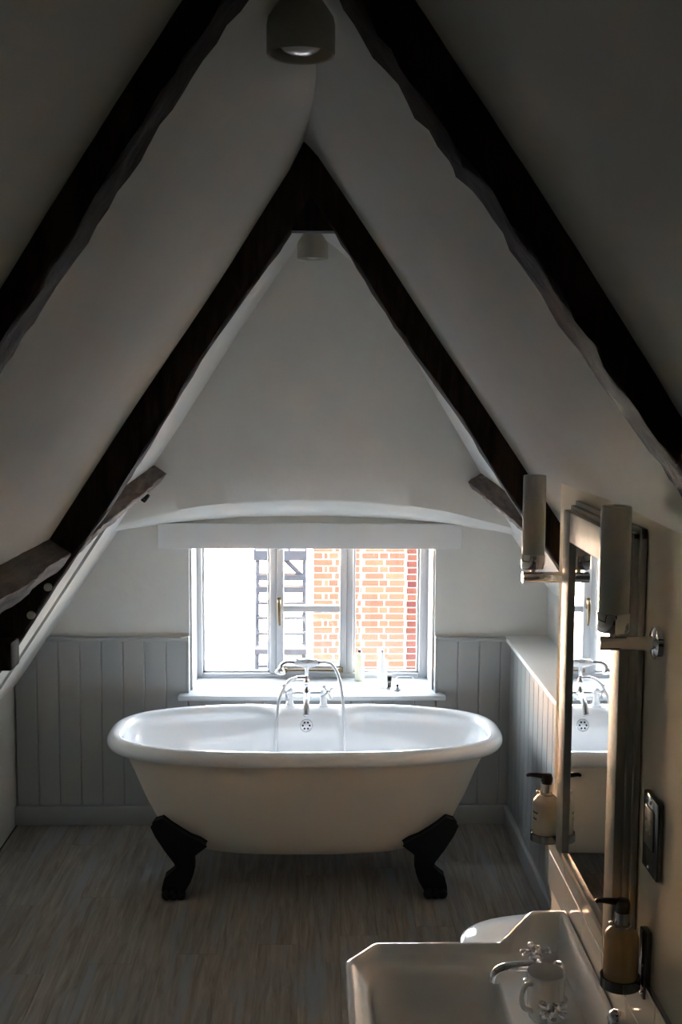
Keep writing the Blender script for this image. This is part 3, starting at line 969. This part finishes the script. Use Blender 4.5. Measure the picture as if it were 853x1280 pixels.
# ------------------------------------------------------------------ soap dispensers
def soap(y, zb, mat, pump_mat, label, marks=False, x=0.585):
    t = thing('soap_dispenser', (WX, y, zb), label, 'soap dispenser', 'wall-held soap dispensers')
    r = 0.033
    bm = B(); lathe(bm, [(0.0001, 0.004), (r - .004, 0.004), (r, 0.009), (r, 0.095), (r - .003, 0.105), (r - .012, 0.114), (0.016, 0.118), (0.015, 0.124)], (x, y, zb), (0, 0, 1), 36, False, True)
    bo = obj('bottle', bm, mat, t, smooth=50)
    bm = B(); lathe(bm, [(0.0175, 0.112), (0.0175, 0.118), (0.0150, 0.120), (0.0150, 0.146), (0.0001, 0.147)], (x, y, zb), (0, 0, 1), 28)
    obj('collar', bm, M['chrome_dull'], t)
    bm = B()
    cyl(bm, (x, y, zb + 0.146), (x, y, zb + 0.152), 0.012, None, 20)
    lathe(bm, [(0.0145, 0.150), (0.0150, 0.160), (0.0125, 0.168), (0.0001, 0.170)], (x, y, zb), (0, 0, 1), 24, True)
    tube(bm, [(x - 0.004, y, zb + 0.163), (x - 0.025, y + 0.002, zb + 0.1655), (x - 0.044, y + 0.004, zb + 0.166), (x - 0.050, y + 0.004, zb + 0.1625)], 0.005, 10, 5, radii=(0.0075, 0.0035))
    obj('pump', bm, pump_mat, t)
    bm = B()
    lathe(bm, [(r + .001, 0.0), (r + .005, 0.0), (r + .005, 0.020), (r + .001, 0.020), (r + .001, 0.0)], (x, y, zb), (0, 0, 1), 36)
    lathe(bm, [(0.0001, 0.0), (r + .003, 0.0), (r + .003, 0.003), (0.0001, 0.003)], (x, y, zb), (0, 0, 1), 36)
    obj('holder_ring', bm, M['dark_chrome'], t)
    bm = B(); box(bm, WX - 0.016, WX - 0.001, y - 0.017, y + 0.017, zb - 0.022, zb + 0.110, 0.003); obj('back_plate', bm, M['dark_chrome'], t)
    for dz in (0.0, 0.055):
        bm = B(); ball(bm, (WX - 0.017, y - 0.012, zb - 0.01 + dz), 0.004, 10); obj('screw', bm, M['chrome'], t)
    bm = B(); ball(bm, (x - 0.022, y - 0.006, zb + 0.125), 0.005, 10); obj('lug', bm, M['chrome'], t)
    # flat printed lines on the bottle
    if marks:
        for k, z in enumerate((0.073, 0.057)):
            bm = B()
            rr = r + 0.0006
            a0, a1 = R(188), R(222 - k * 6)
            lo = [Vector((x + rr * math.cos(a0 + (a1 - a0) * i / 8), y + rr * math.sin(a0 + (a1 - a0) * i / 8), zb + z)) for i in range(9)]
            loft(bm, [lo, [p + Vector((0, 0, 0.0045)) for p in lo]], False, False, False)
            obj('print_line', bm, M['print'], bo, recalc=False)
soap(2.150, 0.974, M['amber'], M['black_plastic'], 'amber soap bottle with black pump in a chrome wall holder, near the viewer')
soap(2.885, 0.974, M['cream_soap'], M['red_black'], 'cream soap bottle with dark pump in a chrome wall holder, beyond the mirror', True)

# ------------------------------------------------------------------ splashback tiles
tl = thing('trim_6', (WX, 2.5, 0.8), 'two courses of glazed white wall tiles between basin and mirror', kind='structure')
bm = B(); box(bm, WX - 0.004, WX + 0.004, 1.60, WEND - .001, 0.780, 0.976); obj('grout_bed', bm, M['grout'], tl, smooth=0)
tb = B(); box(tb, -0.004, 0.004, -0.098, 0.098, -0.0465, 0.0465, 0.0015, 1)
me_t = bpy.data.meshes.new('tile'); tb.to_mesh(me_t); tb.free(); me_t.materials.append(M['tile'])
for row, z in enumerate((0.8315, 0.9275)):
    y = WEND - 0.099
    while y > 1.65:
        piece('tile', me_t, tl, (WX - 0.006, y, z)); y -= 0.1975
bm = B(); box(bm, WX - 0.012, WX + 0.002, 1.6, WEND, 0.975, 0.981, 0.001); obj('trim_strip', bm, M['chrome_dull'], tl)
bm = B(); box(bm, WX - 0.0115, WX + 0.002, WEND - 0.003, WEND + 0.003, 0.78, 0.978, 0.001); obj('trim_strip', bm, M['tile'], tl)

# ------------------------------------------------------------------ basin
BXC, BYC = 0.355, 2.52
bas = thing('washbasin', (BXC, BYC, 0), 'white porcelain washbasin with chamfered corners and raised back, on a pedestal', 'basin')
x0, x1, y0, y1, ch = 0.078, 0.628, 2.222, 2.818, 0.075
OUT = [(x1, y0), (x1, y1), (x0 + ch, y1), (x0, y1 - ch * 1.3), (x0, y0 + ch * 1.3), (x0 + ch, y0)]
def ray_outline(poly, c, ang):
    dx, dy = math.cos(ang), math.sin(ang)
    best = None
    for i in range(len(poly)):
        ax, ay = poly[i]; bx_, by_ = poly[(i + 1) % len(poly)]
        ex, ey = bx_ - ax, by_ - ay
        den = dx * ey - dy * ex
        if abs(den) < 1e-9: continue
        t = ((ax - c[0]) * ey - (ay - c[1]) * ex) / den
        s = ((ax - c[0]) * dy - (ay - c[1]) * dx) / den
        if t > 0 and -1e-6 <= s <= 1 + 1e-6 and (best is None or t < best): best = t
    return (c[0] + dx * best, c[1] + dy * best)
NA = 160
cc = (0.33, BYC)
angs = [2 * math.pi * i / NA for i in range(NA)]
for px_, py_ in OUT:       # make sure the corners are sampled
    a = math.atan2(py_ - cc[1], px_ - cc[0]) % (2 * math.pi)
    k = min(range(NA), key=lambda i: abs(angs[i] - a)); angs[k] = a
def shrink(poly, d):
    n = len(poly); res = []
    for i in range(n):
        p0, p1, p2 = Vector(poly[i - 1]), Vector(poly[i]), Vector(poly[(i + 1) % n])
        e1, e2 = (p1 - p0).normalized(), (p2 - p1).normalized()
        n1, n2 = Vector((-e1.y, e1.x)), Vector((-e2.y, e2.x))
        b_ = (n1 + n2); b_ = b_ / max(1e-6, b_.dot(n1))
        res.append(tuple(p1 + b_ * d))
    return res
def sm(a, b_, x): 
    t = max(0, min(1, (x - a) / (b_ - a))); return t
def rimz(x): return 0.740 + 0.080 * sm(0.465, 0.537, x)
def ring_of(poly, zf):
    r = []
    for a in angs:
        p = ray_outline(poly, cc, a); r.append(Vector((p[0], p[1], zf(p[0]) if callable(zf) else zf)))
    return r
def round_rect(cx, cy, hx, hy, e=4.5):
    r = []
    for a in angs:
        c, s = math.cos(a), math.sin(a)
        k = (abs(c / hx) ** e + abs(s / hy) ** e) ** (-1 / e)
        r.append((cx + c * k, cy + s * k))
    return r
rings = []
rings.append(ring_of(shrink(OUT, 0.10), 0.585))
rings.append(ring_of(shrink(OUT, 0.03), 0.62))
rings.append(ring_of(shrink(OUT, 0.006), 0.67))
rings.append(ring_of(OUT, lambda x: rimz(x) - 0.012))
rings.append(ring_of(shrink(OUT, 0.001), lambda x: rimz(x) - 0.004))
rings.append(ring_of(shrink(OUT, 0.005), rimz))
rings.append(ring_of(shrink(OUT, 0.014), rimz))
rings.append(ring_of(shrink(OUT, 0.019), lambda x: rimz(x) - 0.004))
rings.append(ring_of(shrink(OUT, 0.030), lambda x: 0.726))
rings.append(ring_of(shrink(OUT, 0.040), lambda x: 0.722))
bcx = 0.285
for hx, hy, z in ((0.160, 0.225, 0.718), (0.154, 0.218, 0.712), (0.148, 0.210, 0.695), (0.138, 0.195, 0.640), (0.118, 0.165, 0.595), (0.07, 0.10, 0.582), (0.02, 0.02, 0.578)):
    rings.append([Vector((p[0], p[1], z)) for p in round_rect(bcx, BYC, hx, hy, 4.5 if hx > .1 else 2.5)])
bm = B(); loft(bm, rings)
obj('bowl', bm, M['porcelain'], bas, smooth=50)
bm = B(); lathe(bm, [(0.12, 0.0), (0.12, 0.03), (0.085, 0.10), (0.075, 0.35), (0.10, 0.56), (0.13, 0.60)], (0.38, BYC, 0), (0, 0, 1), 32, True, True)
obj('pedestal', bm, M['porcelain'], bas)
bm = B(); lathe(bm, [(0.0001, 0.006), (0.018, 0.006), (0.022, 0.002), (0.022, -0.004)], (bcx, BYC, 0.578), (0, 0, 1), 24); obj('waste', bm, M['chrome'], bas)

def cross_tap(x, y, ang, label):
    t = thing('basin_tap', (x, y, 0.722), label, 'tap', 'three-piece basin tap set')
    bm = B(); lathe(bm, [(0.026, 0.0), (0.026, 0.004), (0.018, 0.010), (0.013, 0.02), (0.012, 0.05), (0.015, 0.055), (0.012, 0.062)], (x, y, 0.722), (0, 0, 1), 24, True, True)
    obj('base', bm, M['chrome'], t)
    bm = B()
    zc_ = 0.722 + 0.072
    lathe(bm, [(0.010, -0.014), (0.015, -0.006), (0.015, 0.006), (0.011, 0.014), (0.0001, 0.017)], (x, y, zc_), (0, 0, 1), 20, True)
    for k in range(4):
        a = ang + k * math.pi / 2
        d = Vector((math.cos(a), math.sin(a), 0))
        c = Vector((x, y, zc_))
        lathe(bm, [(0.0060, 0.008), (0.0055, 0.016), (0.0080, 0.024), (0.0095, 0.030), (0.0080, 0.0355), (0.0001, 0.038)], c, d, 14, True)
    obj('cross_handle', bm, M['chrome'], t)
cross_tap(0.520, 2.650, R(8), 'chrome cross-head tap at the far side of the basin, beyond the mug')
cross_tap(0.510, 2.388, R(38), 'chrome cross-head tap at the near side of the basin')
t = thing('basin_spout', (0.556, 2.565, 0.722), 'chrome curved spout between the cross taps, partly behind the mug', 'spout', 'three-piece basin tap set')
bm = B(); lathe(bm, [(0.024, 0.0), (0.024, 0.004), (0.017, 0.012), (0.014, 0.03), (0.014, 0.07), (0.016, 0.078), (0.010, 0.088), (0.0001, 0.09)], (0.556, 2.565, 0.722), (0, 0, 1), 22, True); obj('base', bm, M['chrome'], t)
bm = B(); tube(bm, [(0.556, 2.565, 0.775), (0.525, 2.563, 0.797), (0.48, 2.561, 0.803), (0.435, 2.560, 0.800), (0.415, 2.560, 0.788), (0.410, 2.560, 0.770)], 0.012, 16, 7, radii=(0.0125, 0.0125)); obj('spout_arm', bm, M['chrome'], t)

# mug
mg = thing('mug', (0.513, 2.487, 0.7245), 'white china mug standing on the basin between the taps', 'mug')
bm = B(); lathe(bm, [(0.0001, 0.0), (0.034, 0.0), (0.037, 0.004), (0.0405, 0.03), (0.0420, 0.095), (0.0425, 0.103), (0.0412, 0.105), (0.0398, 0.103), (0.0385, 0.03), (0.034, 0.008), (0.0001, 0.006)], (0.513, 2.487, 0.7245), (0, 0, 1), 44); obj('cup', bm, M['porcelain'], mg, smooth=60)
bm = B(); hd = Vector((-0.86, -0.5, 0)).normalized(); c = Vector((0.513, 2.487, 0.7245))
tube(bm, [c + hd * .038 + Vector((0, 0, .088)), c + hd * .058 + Vector((0, 0, .088)), c + hd * .068 + Vector((0, 0, .066)), c + hd * .062 + Vector((0, 0, .040)), c + hd * .038 + Vector((0, 0, .024))], 0.0055, 12, 7); obj('handle', bm, M['porcelain'], mg)

# little chrome pot on the raised back ledge
pt = thing('chrome_pot', (0.612, 2.255, 0.819), 'small dome-topped chrome pot on the back ledge of the basin', 'pot')
bm = B(); lathe(bm, [(0.0001, 0.0), (0.0165, 0.0), (0.0175, 0.003), (0.0175, 0.024)], (0.609, 2.255, 0.8205), (0, 0, 1), 28); obj('body', bm, M['chrome_dull'], pt)
bm = B(); lathe(bm, [(0.0182, 0.023), (0.0182, 0.030), (0.015, 0.040), (0.008, 0.045), (0.0001, 0.046)], (0.609, 2.255, 0.8205), (0, 0, 1), 28, True); obj('lid', bm, M['chrome'], pt)

# ------------------------------------------------------------------ toilet
to = thing('toilet', (0.70, 3.45, 0), 'white back-to-wall toilet with closed lid, behind the basin', 'toilet')
def dring(xf, xb, hw, z, yc=3.452, n=48):
    pts = []
    for i in range(n):
        a = 2 * math.pi * i / n
        c, s = math.cos(a), math.sin(a)
        if c < 0: x = (xf + 0.24) + (0.24) * c if False else xf + (0.26) * (1 + c)
        else: x = xf + 0.26 + (xb - xf - 0.26) * min(1, c * 1.6)
        pts.append(Vector((x, yc + hw * math.copysign(abs(s) ** 0.9, s), z)))
    return pts
bm = B(); loft(bm, [dring(0.60, 0.925, 0.115, 0.0), dring(0.60, 0.925, 0.115, 0.04), dring(0.56, 0.925, 0.13, 0.18), dring(0.485, 0.925, 0.165, 0.32), dring(0.462, 0.925, 0.178, 0.385), dring(0.464, 0.925, 0.176, 0.395)]); obj('pan', bm, M['porcelain'], to, smooth=50)
bm = B(); loft(bm, [dring(0.456, 0.90, 0.183, 0.396), dring(0.452, 0.90, 0.187, 0.401), dring(0.452, 0.90, 0.187, 0.412), dring(0.456, 0.90, 0.184, 0.414)]); obj('seat', bm, M['porcelain'], to, smooth=50)
bm = B(); loft(bm, [dring(0.456, 0.90, 0.184, 0.415), dring(0.450, 0.905, 0.188, 0.420), dring(0.451, 0.905, 0.187, 0.430), dring(0.462, 0.90, 0.178, 0.437), dring(0.52, 0.88, 0.13, 0.440)]); obj('lid', bm, M['porcelain'], to, smooth=50)

# ------------------------------------------------------------------ things on the window sill
def bottle(x, y, mat, capmat, label):
    t = thing('bottle', (x, y, 0.647), label, 'bottle', 'bottles on the window sill')
    bm = B(); lathe(bm, [(0.0001, 0.0), (0.021, 0.0), (0.0235, 0.004), (0.0235, 0.085), (0.021, 0.100), (0.013, 0.116), (0.0105, 0.124), (0.0105, 0.142)], (x, y, 0.647), (0, 0, 1), 28, False, True); obj('body', bm, mat, t, smooth=50)
    bm = B(); lathe(bm, [(0.0085, 0.140), (0.0085, 0.152), (0.007, 0.156), (0.0001, 0.157)], (x, y, 0.647), (0, 0, 1), 20, True); obj('cap', bm, capmat, t)
    bm = B()
    a0, a1 = R(255), R(330)
    lo = [Vector((x + .0238 * math.cos(a0 + (a1 - a0) * i / 8), y + .0238 * math.sin(a0 + (a1 - a0) * i / 8), 0.668)) for i in range(9)]
    loft(bm, [lo, [p + Vector((0, 0, 0.045)) for p in lo]], False, False, False); obj('paper_label', bm, M['white_paint'], t, recalc=False)
bottle(0.231, 5.845, M['bottle_yellow'], M['black_plastic'], 'pale yellow bottle with black cap on the window sill')
bottle(0.345, 5.845, M['bottle_white'], M['cap_grey'], 'white bottle with grey cap on the window sill')
# chrome ring stand
t = thing('ring_stand', (0.368, 5.70, 0.647), 'small chrome ring-shaped stand on the white window sill', 'stand')
bm = B()
rg = []
for i in range(28):
    a = 2 * math.pi * i / 28
    rg.append([Vector((0.372 + w, 5.70 + r_ * math.cos(a), 0.647 + 0.034 + r_ * math.sin(a))) for r_, w in ((0.027, -0.009), (0.033, -0.009), (0.033, 0.009), (0.027, 0.009))])
rg.append(rg[0])
loft(bm, rg, True, False, False); bmesh.ops.remove_doubles(bm, verts=bm.verts, dist=1e-5)
obj('ring', bm, M['dark_chrome'], t)
bm = B(); box(bm, 0.322, 0.366, 5.682, 5.718, 0.6475, 0.6505, 0.001); obj('flat_bar', bm, M['chrome_dull'], t)
bm = B(); box(bm, 0.324, 0.364, 5.690, 5.712, 0.676, 0.679, 0.001); obj('flat_bar', bm, M['chrome_dull'], t)
t = thing('glass_dish', (0.445, 5.70, 0.647), 'clear glass dish on the window sill beside the chrome ring stand', 'dish')
bm = B(); lathe(bm, [(0.0001, 0.0005), (0.036, 0.0005), (0.040, 0.006), (0.043, 0.045), (0.041, 0.045), (0.037, 0.008), (0.0001, 0.005)], (0.448, 5.70, 0.647), (0, 0, 1), 32); obj('dish', bm, M['clear_glass'], t)
t = thing('bath_plug', (0.412, 5.665, 0.647), 'small dark metal plug lying in front of the glass dish', 'plug')
bm = B(); lathe(bm, [(0.0001, 0.0), (0.016, 0.0), (0.018, 0.006), (0.012, 0.012), (0.006, 0.018)], (0.408, 5.64, 0.6475), (0, 0, 1), 20, False, True); obj('stopper', bm, M['chrome_dull'], t)
bm = B(); ball(bm, (0.408, 5.64, 0.671), 0.0075, 12); obj('knob', bm, M['black_plastic'], t)

# ------------------------------------------------------------------ outside
GZ = -4.8
bm = B(); box(bm, -30, 30, 6.4, 70, GZ - 0.2, GZ)
structure('ground', bm, M['asphalt'], 'pale sunlit yard below the window', smooth=0)

# added roof mass, unseen behind the viewer: keeps sun and sky off the brick wall
bm = B()
prism(bm, [(-20, -4.7, GZ), (-20, -4.7, 6.0), (-20, -9.0, 12.0), (-20, -13.3, 6.0), (-20, -13.3, GZ)], (40, 0, 0))
structure('shade_roof_mass', bm, M['shade_mass_dark'], 'added unseen roof mass behind the viewer, shading the brick wall outside', smooth=0)

bw = thing('brick_building', (0.5, 13.2, GZ), 'orange brick wall with pale mortar outside the window, right of the fire stair', 'building')
bm = B(); box(bm, -0.012, 1.025, 13.0, 15.0, GZ, 1.6); obj('mortar_wall', bm, M['mortar'], bw, smooth=0)
bm = B(); box(bm, -0.075, -0.012, 12.96, 13.10, GZ, 1.6, 0.01); obj('corner_board', bm, M['render'], bw)
rowA = [(.005, .210), (.240, .440), (.462, .528), (.572, .776), (.797, 1.0)]
rowB = [(.005, .098), (.119, .158), (.174, .272), (.290, .412), (.428, .508), (.535, .716), (.730, .822), (.836, 1.005)]
bcache = {}
def brick(parent, x0, x1, yf, z, mat, h=0.063, d=0.10):
    key = (round(x1 - x0, 3), mat.name)
    if key not in bcache:
        t_ = B(); w = x1 - x0; box(t_, -w / 2, w / 2, 0, d, 0, h, 0.004, 1)
        me = bpy.data.meshes.new('brick'); t_.to_mesh(me); t_.free(); me.materials.append(mat); bcache[key] = me
    piece('brick', bcache[key], parent, ((x0 + x1) / 2, yf, z))
z = -1.28; k = 0
while z < 1.25:
    for a, b_ in (rowA if k % 2 else rowB):
        j = random.uniform(-.004, .004)
        brick(bw, a + j, b_ + j, 12.990 + random.uniform(-.003, .003), z, M['brick'])
    z += 0.0757; k += 1

bw2 = thing('brick_pier', (1.1, 13.4, GZ), 'narrow plum-red brick pier beside the orange brick wall', 'building')
bm = B(); box(bm, 1.03, 1.19, 13.25, 15.0, GZ, 1.6); obj('mortar_wall', bm, M['mortar'], bw2, smooth=0)
z = -1.26; k = 0
while z < 1.25:
    brick(bw2, 1.05 + (k % 2) * .01, 1.172, 13.24, z, M['brick_dark']); z += 0.0757; k += 1
bm = B(); box(bm, 1.19, 6.0, 15.0, 15.3, GZ, 0.9)
tag(obj('rendered_building', bm, M['render'], None, (3, 15, GZ), 0), 'white rendered building at the far right outside the window', 'building')

# cables on the brick wall
bm = B()
tube(bm, [(0.50, 12.95, 1.3), (0.505, 12.94, 0.6), (0.51, 12.94, 0.2), (0.51, 12.94, -0.1), (0.46, 12.94, -0.35), (0.49, 12.95, -0.60)], 0.008, 6, 6)
tag(obj('hanging_cable', bm, M['cable'], None, (0.5, 12.95, 0)), 'thin dark cable hanging down the orange brick wall', 'cable')

# fire stair
fs = thing('fire_escape_stair', (-0.45, 17, GZ), 'dark steel fire escape stair outside, behind the window mullion', 'stair')
FX0, FX1 = -0.80, -0.13
bm = B(); box(bm, FX0 - 0.06, FX1 + 0.04, 16.9, 18.2, -0.36, -0.22); pl = obj('platform', bm, M['steel'], fs, smooth=0)
for xx, nm in ((FX0, 'stringer'), (FX1, 'stringer')):
    bm = B(); cyl(bm, (xx, 17.0, -0.25), (xx, 16.5, -1.85), 0.028, None, 8); cyl(bm, (xx, 16.5, -1.85), (xx, 16.5, GZ), 0.028, None, 8); obj(nm, bm, M['steel'], fs)
bm = B(); cyl(bm, (FX1 + 0.08, 17.6, 1.0), (FX1 + 0.08, 17.6, GZ), 0.035, None, 10); obj('post', bm, M['steel'], fs)
bm = B(); cyl(bm, (FX0 - 0.04, 17.6, 1.0), (FX0 - 0.04, 17.6, GZ), 0.03, None, 10); obj('post', bm, M['steel'], fs)
bm = B(); cyl(bm, (-0.42, 16.95, -0.34), (FX1 + 0.06, 16.95, -0.68), 0.035, None, 8); obj('brace', bm, M['steel'], fs)
for xx in (FX0 - .04, -0.5, -0.35, FX1 + .02):
    bm = B(); cyl(bm, (xx, 16.93, -0.24), (xx, 16.93, 0.75), 0.012, None, 8); obj('baluster', bm, M['steel'], fs)
for k, zz in enumerate((-0.61, -0.77, -0.93, -1.13, -1.34, -1.79)):
    yy = 16.95 - 0.07 * k
    bm = B(); box(bm, FX0, FX1, yy - 0.12, yy + 0.10, zz - 0.03, zz + (0.05 if k < 2 else 0.0)); obj('tread', bm, M['steel'], fs, smooth=0)
bm = B(); box(bm, FX0 - .02, FX1 + .04, 16.3, 16.75, -1.59, -1.52); obj('landing', bm, M['steel'], fs, smooth=0)
bm = B()
tube(bm, [(FX0, 16.9, -0.86), (FX0 + .02, 16.9, -0.80), (FX0 + .08, 16.9, -0.76), (-0.46, 16.9, -0.75), (FX1 - .08, 16.9, -0.76), (FX1 - .02, 16.9, -0.80), (FX1, 16.9, -0.86)], 0.022, 8, 5); obj('arched_bracket', bm, M['steel'], fs)

# far building
fb = thing('far_building', (-9, 34, GZ), 'pale sunlit brick building across the yard', 'building')
bm = B(); box(bm, -24, 1.5, 34, 40, GZ + 1.5, 4.0); obj('brick_wall', bm, M['far_brick'], fb, smooth=0)
bm = B(); box(bm, -24, 1.5, 33.9, 40, GZ, GZ + 1.5); obj('rendered_plinth', bm, M['render'], fb, smooth=0)
bm = B(); box(bm, -24.3, 1.8, 33.6, 40.3, 4.0, 4.25); obj('eaves_board', bm, M['white_paint'], fb, smooth=0)

# parked cars
def car(x, y, mat, label):
    t = thing('parked_car', (x, y, GZ), label, 'car')
    def sec(yy, hw, zb, zt): return [Vector((x - hw, yy, zb)), Vector((x + hw, yy, zb)), Vector((x + hw * 1.02, yy, (zb + zt) / 2)), Vector((x + hw * 0.92, yy, zt)), Vector((x - hw * 0.92, yy, zt)), Vector((x - hw * 1.02, yy, (zb + zt) / 2))]
    bm = B(); loft(bm, [sec(y, 0.80, GZ + .35, GZ + .75), sec(y + .12, 0.85, GZ + .25, GZ + .88), sec(y + 1.2, 0.88, GZ + .22, GZ + .95), sec(y + 3.0, 0.88, GZ + .22, GZ + .92), sec(y + 3.9, 0.84, GZ + .25, GZ + .80), sec(y + 4.05, 0.78, GZ + .35, GZ + .65)]); obj('body', bm, mat, t, smooth=35)
    bm = B(); loft(bm, [sec(y + .55, 0.76, GZ + .88, GZ + .96), sec(y + 1.05, 0.70, GZ + .90, GZ + 1.42), sec(y + 2.2, 0.70, GZ + .90, GZ + 1.45), sec(y + 3.0, 0.76, GZ + .86, GZ + .95)]); cab = obj('cabin', bm, mat, t, smooth=35)
    bm = B(); v = [(x - .62, y + .575, GZ + .985), (x + .62, y + .575, GZ + .985), (x + .54, y + .985, GZ + 1.37), (x - .54, y + .985, GZ + 1.37)]; prism(bm, v, (0, -0.015, 0.01)); obj('windscreen', bm, M['car_glass'], cab, smooth=0)
    for s in (-1, 1):
        bm = B(); v = [(x + s * .735, y + .85, GZ + .98), (x + s * .735, y + 2.75, GZ + .98), (x + s * .675, y + 2.2, GZ + 1.36), (x + s * .675, y + 1.1, GZ + 1.36)]; prism(bm, v, (s * 0.02, 0, 0.0)); obj('side_window', bm, M['car_glass'], cab, smooth=0)
        bm = B(); box(bm, x + s * .68 - .1, x + s * .68 + .1, y - .01, y + .06, GZ + .60, GZ + .74, .01); obj('lamp', bm, M['lamp_red'], t)
        for yy in (y + .8, y + 3.2):
            bm = B(); lathe(bm, [(0.0001, -.1), (.30, -.1), (.32, -.06), (.32, .06), (.30, .1), (0.0001, .1)], (x + s * .78, yy, GZ + .32), (1, 0, 0), 20); obj('wheel', bm, M['rubber'], t)
    bm = B(); box(bm, x - .82, x + .82, y - .08, y + .1, GZ + .35, GZ + .56, .03); obj('bumper', bm, mat, t)
    bm = B(); box(bm, x - .26, x + .26, y - .095, y - .07, GZ + .58, GZ + .70); obj('number_plate', bm, M['car_plate'], t, smooth=0)
car(-1.95, 25.2, M['car_white'], 'white parked car in the yard left of the fire stair')
car(-0.20, 29.6, M['car_green'], 'green-grey parked car seen through the fire stair')
